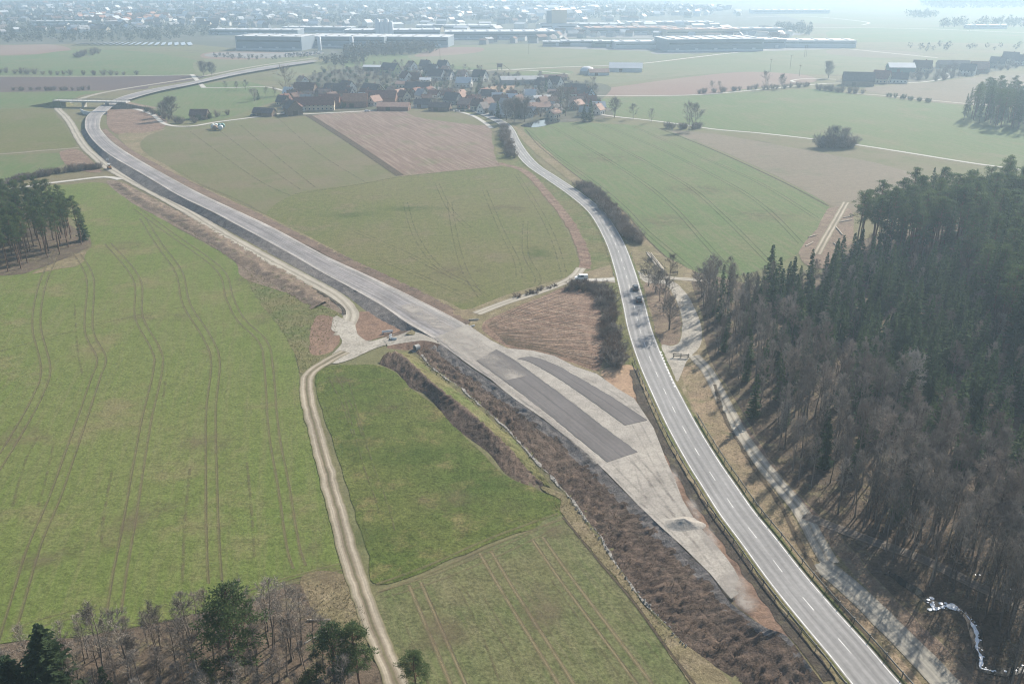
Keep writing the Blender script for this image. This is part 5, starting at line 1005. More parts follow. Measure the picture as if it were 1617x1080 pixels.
HO = [ # px, py, length, width, eave, ridge, rotation, wall, roof, label
 (617, 117, 20, 11, 4.5, 10.5, -38, 'yellow', 'dark', 'big dark-roofed house with yellow-green gable behind the village', 0),
 (650, 111, 10, 9, 4, 9, -50, 'white', 'brown', 'house with pale gable right of the yellow-green gabled one', 0),
 (672, 110, 11, 9, 4, 9.5, -30, 'grey', 'dark', 'dark-roofed house second in the back row of the village', 0),
 (682, 118, 14, 10, 4, 10, -32, 'white', 'dark', 'dark-roofed house with white gable facing right in the back rows', 0),
 (700, 113, 12, 10, 4, 11, -35, 'white', 'dark', 'tallest steep dark roof at the back of the village', 0),
 (690, 126, 16, 10, 4, 10, -30, 'white', 'dark', 'long dark roof in the second row of the village', 0),
 (706, 126, 12, 9, 4, 9, -28, 'white', 'dark', 'dark-roofed house beside the long roof of the second row', 0),
 (704, 117, 8, 7, 3.5, 7.5, -35, 'white', 'pink', 'small house with faded pink roof at the back', 0),
 (731, 125, 9, 8, 3.5, 8, -30, 'white', 'pink', 'house with faded roof near the green field', 0),
 (758, 128, 13, 10, 4.2, 10, -30, 'white', 'dark', 'last dark-roofed house on the right of the back row', 0),
 (733, 138, 14, 9, 4.2, 8.5, -12, 'white', 'white', 'white house with bright roof and three dark skylights', 0),
 (641, 131, 10, 9, 5, 10, -50, 'white', 'brown', 'house with windowed pale gable in the village middle', 0),
 (656, 131, 11, 8, 4, 9, -20, 'brick', 'brown', 'dark red brick house beside the pale windowed gable', 0),
 (640, 139, 16, 8, 3.5, 5.5, -15, 'cream', 'pink', 'low pale-roofed annex in the village middle', 0),
 (672, 134, 10, 7, 4.5, 6, -5, 'white', 'white', 'white striped facade house in the village middle', 0),
 (661, 147, 22, 12, 4, 9, -10, 'wood', 'dark', 'large dark barn in the village middle', 1),
 (549, 146, 13, 10, 4, 9.5, -42, 'white', 'dark', 'dark-roofed house with white gable left of the orange barn', 0),
 (588, 150, 18, 10, 4, 9, -35, 'cream', 'dark', 'dark-roofed house with cream gable behind the orange barn', 0),
 (562, 169, 18, 11, 5, 10, 4, 'brick', 'orange', 'large barn with bright orange tiled roof at the field edge', 1),
 (603, 163, 24, 12, 4.5, 9.5, -4, 'brick', 'red', 'long dark red roofed barn right of the orange barn', 1),
 (622, 174, 24, 10, 3, 5.5, -4, 'brick', 'pink', 'low reddish shed along the edge of the stubble field', 1),
 (638, 160, 9, 8, 4, 8.5, -48, 'cream', 'brown', 'house with small cream gable behind the red barn', 0),
 (666, 158, 9, 8, 4, 8.5, -48, 'white', 'grey', 'house with white gable facing the village road', 0),
 (668, 170, 12, 8, 3, 6, -15, 'grey', 'dark', 'low dark shed beside the concrete path', 1),
 (695, 175, 16, 9, 3, 6, -8, 'wood', 'dark', 'long low dark shed at the village entry', 1),
 (715, 164, 12, 10, 3.5, 8.5, -30, 'grey', 'dark', 'dark pyramid-like roof left of the village road', 0),
 (735, 171, 10, 8, 3.5, 7, -25, 'brick', 'pink', 'reddish house beside the village road entry', 0),
 (772, 158, 12, 9, 3.5, 8, -20, 'white', 'dark', 'dark-roofed house right of the village road', 0),
 (790, 166, 11, 8, 3.5, 7.5, 10, 'white', 'brown', 'house right of the village road before the broad trees', 0),
 (463, 181, 12, 11, 5, 10, -60, 'wood', 'dark', 'dark gabled barn at the left end of the village', 1),
 (497, 174, 30, 11, 4.5, 9.5, 6, 'cream', 'red', 'long red-roofed farm building with a row of small windows', 0),
 (521, 169, 15, 11, 4.5, 9.5, 2, 'brick', 'red', 'red-roofed barn next to the long farm building', 1),
 (483, 150, 18, 11, 5, 10, -10, 'wood', 'brown', 'dark brown barn behind the long farm building', 1),
 (478, 133, 9, 8, 3.5, 7, -45, 'white', 'pink', 'small pale gabled house left at the back of the village', 0),
 (532, 151, 20, 11, 4.5, 9.5, -15, 'wood', 'dark', 'dark barn with light dots of roof lights', 1),
 (418, 183, 15, 8, 2.6, 5.5, -12, 'wood', 'dark', 'low dark shed alone on the lane left of the village', 1),
 (316, 188, 12, 8, 3.2, 6.5, 0, 'wood', 'brown', 'small dark barn behind the bush row', 1),
 (594, 112, 26, 9, 4, 5.5, -8, 'wood', 'white', 'long low shed with bright roof behind the village', 1),
 (824, 133, 40, 16, 4.5, 7, 8, 'grey', 'grey', 'long grey sheet-roofed hall behind the village', 1),
 (876, 127, 24, 10, 3, 5, -3, 'wood', 'brown', 'low reddish brown shed right of the long grey hall', 1),
 (858, 141, 13, 10, 4, 9.5, -40, 'white', 'dark', 'dark-roofed twin house with small white dormer gable', 0),
 (876, 140, 13, 10, 4.5, 10.5, -40, 'white', 'dark', 'dark-roofed house with large white gable at the right of the village', 0),
 (908, 149, 18, 10, 4, 8.5, -15, 'wood', 'dark', 'dark barn near the right end of the village', 1),
 (926, 157, 11, 9, 4, 9, -50, 'blue', 'dark', 'house with pale blue gable at the right end of the village', 0),
 (838, 153, 12, 8, 3, 6, 15, 'white', 'grey', 'small grey-roofed house in the gardens', 0),
 (856, 160, 16, 8, 2.5, 4.5, 25, 'lightmetal', 'grey', 'glassy grey greenhouse in the gardens', 1),
 (848, 175, 20, 9, 3, 6, 22, 'white', 'pink', 'pale brown roofed house above the village pond', 0),
 (868, 166, 12, 8, 3, 6, 25, 'white', 'brown', 'brown-roofed house behind the pond house', 0),
 (1354, 135, 27, 14, 4.5, 11.5, -14, 'wood', 'dark', 'huge dark-roofed barn at the left of the hamlet', 1),
 (1391, 131, 15, 11, 4.5, 11, -40, 'cream', 'red', 'red-roofed hamlet house with pinkish gable', 0),
 (1417, 131, 17, 10, 4, 9, -20, 'white', 'dark', 'dark-roofed hamlet house with small roof windows', 0),
 (1421, 114, 26, 14, 5, 9, -5, 'green', 'white', 'green hall with bright roof behind the hamlet', 1),
 (1455, 114, 18, 12, 4.5, 11.5, -30, 'cream', 'brown', 'brown-roofed hamlet house with cream gable', 0),
 (1527, 119, 14, 12, 5, 11, -35, 'white', 'dark', 'dark-roofed hamlet house with white walls', 0),
 (1545, 115, 17, 12, 4.5, 11, -20, 'brick', 'pink', 'pink-roofed barn beside the white-walled hamlet house', 1),
 (1574, 107, 15, 12, 5, 11, -35, 'grey', 'dark', 'dark-roofed house in the right part of the hamlet', 0),
 (1594, 100, 16, 12, 5, 12, -35, 'white', 'dark', 'steep dark roof with white gable near the right edge', 0),
 (1609, 103, 16, 12, 5, 11, -35, 'white', 'dark', 'dark-roofed house cut by the right picture edge', 0),
 (1504, 108, 32, 12, 4, 8, -6, 'wood', 'dark', 'long dark barn in the middle of the hamlet', 1),
 (988, 113, 34, 18, 4, 8.5, -8, 'lightmetal', 'white', 'livestock hall with bright striped roof on the field', 1),
 (945, 119, 20, 10, 3, 6, 5, 'lightmetal', 'pink', 'pale low shed beside the livestock hall', 1)]
for (px, py, L, Wd, e, rg, rot, wa, rf, lab, bn) in HO:
    house(px, py, L, Wd, e, rg, rot, wa, rf, lab, 'houses and barns of the countryside', 'barn' if bn else 'house', 'barn' if bn else 'house', not bn, bool(bn))
rng = random.Random(77)
taken = [P(h[0], h[1]) for h in HO]
i = 0
for p in fill(VP, 14, 71):
    if min((p - t).length for t in taken) < 11.5 or i > 62: continue
    q = proj(p); i += 1; taken.append(p)
    house(q[0], q[1], rng.uniform(7, 11), rng.uniform(6, 8), rng.uniform(2.6, 4), rng.uniform(5.5, 8), rng.choice([-35, -20, 10, 55]), rng.choice(['white', 'cream', 'grey', 'wood']), rng.choice(['dark', 'brown', 'red', 'grey', 'pink', 'pink', 'brown', 'white']), 'small building squeezed between the larger village houses', 'small buildings of the village', 'house', 'house', True, False)
# silo dome and clamp by the livestock hall, hunting stand
def lathe(mb, prof, n=14):
    rings = []
    for r, z in prof:
        b = len(mb.v); mb.v.extend([(r * math.cos(2 * math.pi * k / n), r * math.sin(2 * math.pi * k / n), z) for k in range(n)]); rings.append(b)
    for r0, r1 in zip(rings, rings[1:]):
        for k in range(n): mb.idx((r0 + k, r0 + (k + 1) % n, r1 + (k + 1) % n, r1 + k))
r = empty('biogas_tank', at(927, 117)); tag(r, 'round tank with pale domed cover beside the livestock hall', 'tank')
mb = MB(); lathe(mb, [(7.5, 0), (7.5, 3.2)]); mb.obj('wall', M_CONC, r)
mb = MB(); lathe(mb, [(7.7, 3.2), (7.0, 4.8), (5.2, 6.2), (2.5, 7.1), (0.05, 7.4)]); mb.obj('dome', M_ROOFS['white'], r, True)

def hall(px, py, Wd, Dp, Hh, rot, wall, roof, label, name='warehouse', group='industrial halls'):
    Dp *= 0.7
    p = P(px, py); r = empty(name, (p.x, p.y, 0), math.radians(rot)); tag(r, label, 'hall', group)
    mb = MB(); mb.box(-Wd / 2, Wd / 2, 0, Dp, -0.2, Hh); mb.obj('wall', M_WALLS[wall], r)
    mb = MB(); mb.box(-Wd / 2 - 0.3, Wd / 2 + 0.3, -0.3, Dp + 0.3, Hh + 0.02, Hh + 0.7); ro = mb.obj('roof', M_ROOFS[roof], r)
    nsk = max(2, int(Wd / 18))
    for k in range(nsk):
        mb = MB(); x = -Wd / 2 + (k + 0.5) * Wd / nsk; mb.box(x - 1.5, x + 1.5, Dp * 0.1, Dp * 0.9, Hh + 0.7, Hh + 1.5); mb.obj('skylight', M_ROOFS['grey'], ro)
    for k in range(max(1, int(Wd / 22))):
        mb = MB(); x = -Wd / 2 + (k + 0.5) * Wd / max(1, int(Wd / 22)); mb.box(x - 2.2, x + 2.2, -0.12, 0.1, 0, 4.2); mb.obj('gate', M_WALLS['lightmetal'], r)
    mb = MB(); mb.box(-Wd / 2 + 2, Wd / 2 - 2, -0.1, 0.1, Hh * 0.62, Hh * 0.75); mb.obj('window_band', M_GLASS, r)
    mb = MB(); mb.box(-Wd / 2 - 0.05, Wd / 2 + 0.05, -0.16, 0.05, -0.2, 2.6) if Wd > 90 else mb.box(-Wd / 2, Wd / 2, -0.13, 0.05, -0.2, 0.6); mb.obj('plinth', M_WALLS['lightmetal'], r)
    return r
for a in [(425, 80, 92, 70, 17, -9, 'metal', 'white', 'big blue-grey warehouse with bright roof at the end of the haul road'), (478, 76, 30, 50, 13, -9, 'metal', 'grey', 'narrow annex right of the big warehouse'),
          (545, 76, 110, 80, 14, -6, 'metal', 'white', 'long blue-grey hall right of the big warehouse'), (640, 75, 120, 70, 13, -6, 'metal', 'white', 'long hall with bright roof behind the green belt'),
          (620, 60, 150, 60, 11, 4, 'metal', 'white', 'slender bright-roofed hall behind the long halls'), (790, 63, 170, 70, 11, 3, 'metal', 'white', 'wide bright-roofed hall above the grey-green field'),
          (720, 50, 140, 50, 9, 0, 'lightmetal', 'white', 'far pale hall left of the tower block'), (1010, 78, 68, 45, 9, 4, 'lightmetal', 'white', 'white hall with dark doors beyond the field'),
          (960, 76, 40, 30, 8, 2, 'green', 'white', 'dark green hall left of the white hall'), (920, 74, 60, 30, 7, 0, 'lightmetal', 'white', 'low pale hall at the edge of the grey-green field'), (880, 74, 40, 25, 6, 0, 'grey', 'white', 'small grey hall at the edge of the grey-green field'),
          (1000, 56, 150, 70, 11, 5, 'metal', 'pink', 'long hall with pinkish roof in the industrial area'), (1110, 60, 120, 60, 12, 6, 'cream', 'pink', 'cream coloured hall in the industrial area'),
          (1130, 82, 130, 90, 15, 8, 'metal', 'white', 'large blue-grey hall with bright ribbed roof'), (1200, 77, 70, 60, 11, 5, 'metal', 'white', 'blue-grey hall right of the large ribbed-roof hall'),
          (1290, 76, 105, 55, 9, -3, 'lightmetal', 'white', 'pale hall with dotted facade and bright roof'), (1060, 44, 160, 60, 9, 3, 'lightmetal', 'white', 'far hazy hall with long bright roof'), (930, 46, 130, 50, 8, 0, 'metal', 'white', 'far hazy hall behind the tower block'),
          (1180, 55, 120, 50, 9, 2, 'metal', 'white', 'far hazy hall behind the pale hall'), (400, 56, 150, 50, 8, -5, 'metal', 'white', 'far flat hall behind the big warehouse'), (500, 52, 120, 50, 8, -4, 'metal', 'white', 'far flat hall before the town slope'), (1250, 22, 190, 60, 8, 2, 'lightmetal', 'white', 'very far hazy bright hall on the slope'), (1560, 46, 70, 30, 6, 0, 'lightmetal', 'white', 'single bright shed on the far right slope'), (95, 42, 110, 20, 9, 0, 'white', 'white', 'long white school-like block in the far left town')]:
    hall(*a)
r = hall(882, 52, 62, 30, 14, 0, 'lightmetal', 'grey', 'pale mill base with the tower block on the skyline', 'mill', None)
mb = MB(); mb.box(-12, 14, 6, 28, 14.8, 36); mb.obj('tower', M_WALLS['cream'], r); mb = MB(); mb.box(-20, -12.05, 6, 28, 14.8, 35); mb.obj('tower', M_WALLS['metal'], r)
r = empty('silo_group', at(607, 60)); tag(r, 'cluster of tall grey silos behind the long halls', 'silo')
for k in range(4):
    mb = MB(); lathe(mb, [(4, 0), (4, 27 - k % 2 * 4), (0.1, 29 - k % 2 * 4)], 10); o = mb.obj('silo', M_WALLS['lightmetal'], r, True); o.location = (k * 7 - 10, 0, 0)
mb = MB(); mb.tube([(3, 9, 0), (3, 9, 48)], [0.9, 0.5], 6); mb.obj('chimney', M_WALLS['lightmetal'], r)
for x, y in [(505, 80), (556, 80)]:
    mb = MB(); lathe(mb, [(2.6, 0), (2.6, 17), (0.1, 17.6)], 12); o = mb.obj('silo', M_WALLS['lightmetal'], None, True); o.location = at(x, y); tag(o, 'pale cylindrical silo %s the long blue-grey hall' % ('left before' if x < 530 else 'right before'), 'silo')
# solar farm
M_SOLAR = plain('solar_glass_glint', (0.42, 0.47, 0.52), 0.35, 0.5, 0.1)  # pale colour imitates the sky's glint on the panels
for k in range(19):
    x = 127 + k * 8.7 + (k * k * 0.05); p = P(x, 70.5 + 0.03 * k); r = empty('solar_row', (p.x, p.y, 0), math.radians(4 + k)); tag(r, 'tilted row of solar panels in the far solar field', 'solar panel', 'rows of the solar field')
    mb = MB(); mb.face([(-2.9, -26, 0.9), (2.9, -26, 2.0), (2.9, 26, 2.0), (-2.9, 26, 0.9)]); mb.face([(-2.9, -26, 0.8), (-2.9, 26, 0.8), (2.9, 26, 1.9), (2.9, -26, 1.9)]); mb.obj('panel', M_SOLAR, r)
    for yy in (-15, 0, 15):
        mb = MB(); mb.tube([(0, yy, 0), (0, yy, 1.4)], [0.12, 0.12], 4); mb.obj('post', M_STEEL, r)
# far town houses: one simple mesh each
def town_mesh(L, Wd, e, rg, wall, roof):
    mb = MB(); a, b = L / 2, Wd / 2
    mb.v.extend([(-a, -b, 0), (a, -b, 0), (a, b, 0), (-a, b, 0), (-a, -b, e), (a, -b, e), (a, b, e), (-a, b, e), (-a, 0, rg), (a, 0, rg)])
    for f in ((0, 1, 5, 4), (2, 3, 7, 6), (1, 2, 6, 9, 5), (3, 0, 4, 8, 7)): mb.idx(f)
    mb.m = 1; o = 0.5; sl = (rg - e) / b; yo = b + o; z0 = e - o * sl + .1; x = a + .4; z1 = rg + .1
    for s in (-1, 1):
        mb.face([(-x, s * yo, z0), (x, s * yo, z0), (x, 0, z1), (-x, 0, z1)]); mb.face([(-x, s * yo, z0 + .3), (x, s * yo, z0 + .3), (x, 0, z1 + .3), (-x, 0, z1 + .3)])
        mb.face([(-x, s * yo, z0), (x, s * yo, z0), (x, s * yo, z0 + .3), (-x, s * yo, z0 + .3)])
    return mb.mesh('town_house', [M_WALLS[wall], M_ROOFS[roof]])
TM = [town_mesh(13, 10, 5, 9, 'white', 'white'), town_mesh(16, 11, 6, 9.5, 'white', 'grey'), town_mesh(12, 10, 5, 9.5, 'white', 'orange'), town_mesh(14, 10, 5, 9, 'cream', 'dark'), town_mesh(20, 11, 7, 9, 'white', 'white'), town_mesh(12, 9, 5, 9, 'white', 'brown')]  # white roofs: sun glint put into the roof colour
def town(poly, sp, seed, picks, label, group, limit=999, s0=0.9, s1=1.3):
    rng = random.Random(seed); c = 0
    for p in fill(poly, sp, seed):
        if c >= limit: break
        x, y = proj(p)
        if not -20 < x < 1640 or rng.random() < 0.25: continue
        o = bpy.data.objects.new('town_house', rng.choice(picks)); o.location = (p.x, p.y, 0); o.rotation_euler = (0, 0, math.radians(rng.choice([-40, -25, -10, 15, 50, 70]) + rng.uniform(-6, 6))); s = rng.uniform(s0, s1); o.scale = (s, s, s); link(o)
        tag(o, label, 'house', group); c += 1
town([(110, 16), (160, 14), (205, 20), (272, 30), (262, 38), (150, 36), (115, 30)], 26, 81, [TM[2], TM[2], TM[5], TM[0]], 'small orange-roofed house in the sunlit far left estate', 'orange-roofed houses of the far estate', 75)
town([(150, 4), (620, 2), (800, 4), (760, 30), (560, 44), (330, 46), (260, 28), (170, 10)], 62, 82, [TM[0], TM[1], TM[3], TM[5], TM[3]], 'hazy house on the wooded slope of the far town', 'houses of the far town slope', 88)
town([(780, 2), (960, 2), (940, 24), (860, 34), (790, 22)], 40, 83, [TM[0], TM[4], TM[1], TM[0]], 'house at the top middle of the far town, roof painted white as sun glint', 'roofs painted white as glint in the far town', 60, 1.0, 1.6)
town([(480, 46), (800, 38), (1150, 38), (1150, 52), (850, 60), (560, 60)], 60, 84, [TM[0], TM[1], TM[4], TM[3]], 'hazy building between the industrial halls', 'small buildings of the industrial area', 45)
town([(60, 44), (200, 44), (230, 50), (110, 54)], 34, 85, [TM[0], TM[1], TM[3]], 'pale house below the white school-like block', 'houses below the long white block', 16)
town([(960, 8), (1160, 12), (1180, 26), (1000, 32)], 62, 86, [TM[0], TM[1], TM[3]], 'very hazy house right of the glaring roofs', 'hazy houses right of the glaring roofs', 14)

rng = random.Random(88); mb = MB(); keys = [('white', 'white'), ('white', 'dark'), ('cream', 'brown'), ('white', 'grey'), ('grey', 'dark')]; MATL = [M_WALLS['white'], M_ROOFS['white'], M_ROOFS['dark'], M_ROOFS['brown'], M_ROOFS['grey'], M_WALLS['grey']]
for poly, sp in (([(-60, 6), (300, 3), (700, 2), (1000, 4), (1180, 14), (1000, 34), (700, 40), (400, 46), (-60, 58)], 44), ([(540, 60), (900, 52), (1250, 50), (1240, 70), (900, 72), (700, 70), (560, 74)], 34)):
    for p in fill(poly, sp, 87):
        if rng.random() < 0.25 or noise.noise((p.x * 0.004, p.y * 0.004, 3.0)) < -0.12: continue
        a, b, e, rg, an = rng.uniform(5, 11), rng.uniform(4, 6), rng.uniform(4, 7), rng.uniform(7.5, 10.5), math.radians(rng.choice([-40, -20, 10, 50, 75])); ca, sa = math.cos(an), math.sin(an)
        f = lambda x, y, z: (p.x + x * ca - y * sa, p.y + x * sa + y * ca, z)
        mb.m = 0 if rng.random() < .35 else 5
        for q in (((-a, -b, 0), (a, -b, 0), (a, -b, e), (-a, -b, e)), ((a, b, 0), (-a, b, 0), (-a, b, e), (a, b, e)), ((a, -b, 0), (a, b, 0), (a, b, e), (a, 0, rg), (a, -b, e)), ((-a, b, 0), (-a, -b, 0), (-a, -b, e), (-a, 0, rg), (-a, b, e))): mb.face([f(*w) for w in q])
        mb.m = rng.choice([1, 2, 2, 3, 3, 4])
        for s in (-1, 1): mb.face([f(-a - .5, s * (b + .5), e - .2), f(a + .5, s * (b + .5), e - .2), f(a + .5, 0, rg + .15), f(-a - .5, 0, rg + .15)])
tag(mb.obj('far_houses', MATL), 'countless hazy small houses of the far town', None, None, 'stuff')

# ------------------------------------------------------------------ bridge over the new road
A = P(96, 168.5); B = P(196, 170.5); d = B - A; L = d.length; rz = math.atan2(d.y, d.x); r = empty('bridge', A, rz); tag(r, 'slim grey bridge deck carrying a lane over the new road', 'bridge')
mb = MB(); mb.box(-4, L + 4, -3.2, 3.2, 3.9, 4.9); mb.obj('deck', M_CONC, r)
for y in (-3.1, 3.1):
    mb = MB(); mb.box(-4, L + 4, y - 0.12, y + 0.12, 5.75, 5.95)
    for k in range(int(L / 4) + 2): mb.box(k * 4 - 3.05, k * 4 - 2.95, y - 0.05, y + 0.05, 4.9, 5.75)
    mb.obj('railing', M_STEEL, r)
for x in (L * 0.38, L * 0.75):
    mb = MB(); mb.box(x - 0.6, x + 0.6, -2.4, 2.4, -0.2, 3.9); mb.obj('pier', M_CONC, r)
for s in (-1, 1):
    x0 = 0 if s < 0 else L; mb = MB()
    mb.v.extend([(x0 - s * 2, -3.3, 4.86), (x0 + s * 26, -3.3, 0), (x0 - s * 2, 3.3, 4.86), (x0 + s * 26, 3.3, 0), (x0 - s * 6, -8.5, 0), (x0 - s * 6, 8.5, 0)])
    for f in ((0, 1, 3, 2), (0, 4, 1), (2, 3, 5), (0, 2, 5, 4)): mb.idx(f)
    mb.obj('ramp', M_SPOIL if s > 0 else M_VERGE2, r)
r = empty('retaining_wall', P(133, 181)); tag(r, 'low pale kinked retaining wall across the new road below the bridge', 'wall')
wl_ = [P(128, 178), P(134, 181), P(142, 182.5), P(170, 181)]; o0 = P(133, 181)
for a, b in zip(wl_, wl_[1:]):
    dd = b - a; mbw = MB(); mbw.box(0, dd.length, -0.3, 0.3, 0, 2.6); o = mbw.obj('segment', M_ROOFS['white'], r); o.location = a - o0; o.rotation_euler = (0, 0, math.atan2(dd.y, dd.x))

# ------------------------------------------------------------------ guard rails, posts, poles
def guardrail(line, off, label, every=4.0):
    n = len(line); root = empty('guard_rail', (line[0].x, line[0].y, 0)); tag(root, label, 'guard rail', 'guard rails of the main road'); o0 = Vector((line[0].x, line[0].y, 0))
    mb = MB(); prof = [(0, 0.45), (0.05, 0.5), (0.0, 0.6), (0.05, 0.7), (0, 0.75), (-0.03, 0.75), (-0.03, 0.45)]; P0 = []
    for i, p in enumerate(line):
        t = (line[min(i + 1, n - 1)] - line[max(i - 1, 0)]).normalized(); nx = Vector((t.y, -t.x, 0)); q = p + nx * off; P0.append((q, nx))
        for a, z in prof: w = q + nx * a - o0; mb.v.append((w.x, w.y, upland(q.x, q.y) + z + 0.2))
    k = len(prof)
    for i in range(n - 1):
        for j in range(k): mb.idx((i * k + j, i * k + (j + 1) % k, (i + 1) * k + (j + 1) % k, (i + 1) * k + j))
    mb.obj('rail', M_STEEL, root)
    pm = MB(); pm.box(-0.06, 0.06, -0.05, 0.05, -0.2, 1.1); pm = pm.mesh('post', M_STEEL); acc = 0; nxt = 0
    for i in range(n - 1):
        if acc >= nxt:
            q = P0[i][0] - P0[i][1] * 0.1 - o0; put(pm, 'post', root, (q.x, q.y, upland(P0[i][0].x, P0[i][0].y) + 0.15)); nxt += every
        acc += (line[i + 1] - line[i]).length
def seg(p0, p1):
    a = P(*p0, upland); b = P(*p1, upland)
    ia = min(range(len(RL)), key=lambda i: (RL[i] - Vector((a.x, a.y, 0))).length); ib = min(range(len(RL)), key=lambda i: (RL[i] - Vector((b.x, b.y, 0))).length)
    return RL[min(ia, ib):max(ia, ib) + 1]
guardrail(seg((1470, 1180), (1022, 570)), -4.6, 'steel guard rail left of the main road beside the platform')
guardrail(seg((1470, 1180), (1085, 660)), 4.6, 'steel guard rail right of the main road above the old lane')
mb = MB(); mb.box(-0.06, 0.06, -0.05, 0.05, 0, 1.0); mb.m = 1; mb.box(-0.065, 0.065, -0.055, 0.055, 0.7, 0.88); DEL = mb.mesh('marker_post', [M_PAINT, M_STEEL])
dd0 = 130.0
while dd0 < 430:
    q = point_on(dd0); t = (point_on(dd0 + 1) - q).normalized(); nx = Vector((t.y, -t.x, 0))
    for s in (-1, 1):
        w = q + nx * s * 4.4; o = put(DEL, 'marker_post', None, (w.x, w.y, upland(w.x, w.y) + 0.15)); tag(o, 'small white roadside marker post on the main road verge', 'post', 'marker posts of the main road')
    dd0 += 25
def pole(px, py, h, label, arm=True):
    p = P(px, py); r = empty('power_pole', (p.x, p.y, 0), 0.3); tag(r, label, 'pole')
    mb = MB(); mb.tube([(0, 0, -.2), (0, 0, h)], [0.22, 0.14], 7, True); mb.obj('mast', M_WOOD, r)
    if arm:
        mb = MB(); mb.box(-1.4, 1.4, -0.09, 0.09, h - 0.9, h - 0.7); a = mb.obj('crossarm', M_WOOD, r)
        for x in (-1.2, 0, 1.2): mb = MB(); lathe(mb, [(0.09, h - .7), (0.13, h - .55), (0.05, h - .35)], 6); o = mb.obj('insulator', M_STONE, a); o.location = (x, 0, 0)
for a in [(1216, 114, 13, 'wooden power pole at the left of the far pale field'), (1247.5, 109, 14, 'wooden power pole second from the left on the far pale field'), (1262, 121, 11, 'wooden power pole beside the hamlet drive'), (695, 95, 15, 'tall pole on the green field behind the village'), (813, 250, 7, 'dark roadside pole at the end of the stubble field hedge', False), (835, 86, 12, 'pole on the grey-green field behind the village'), (1270, 91, 14, 'left pole of the pair near the pale hall'), (1273, 90, 14, 'right pole of the pair near the pale hall'), (1531, 50, 12, 'hazy pole on the far right fields')]: pole(*a)
r = empty('hunting_stand', at(789, 112), 0.2); tag(r, 'dark raised hut with sloping brace on the field behind the village', 'hut')
mb = MB(); mb.box(-2.5, 2.5, -2, 2, 3.5, 7); mb.obj('cabin', M_WALLS['wood'], r)
mb = MB(); mb.box(-2.9, 2.9, -2.4, 2.4, 7.02, 7.3); mb.obj('roof', M_ROOFS['dark'], r)
for x in (-2.2, 2.2):
    for y in (-1.7, 1.7): mb = MB(); mb.box(x - .15, x + .15, y - .15, y + .15, -.2, 3.5); mb.obj('leg', M_WOOD, r)
mb = MB(); mb.tube([(2.5, 0, 6.5), (12, 0, 0)], [0.2, 0.2], 5); mb.obj('brace', M_WOOD, r)

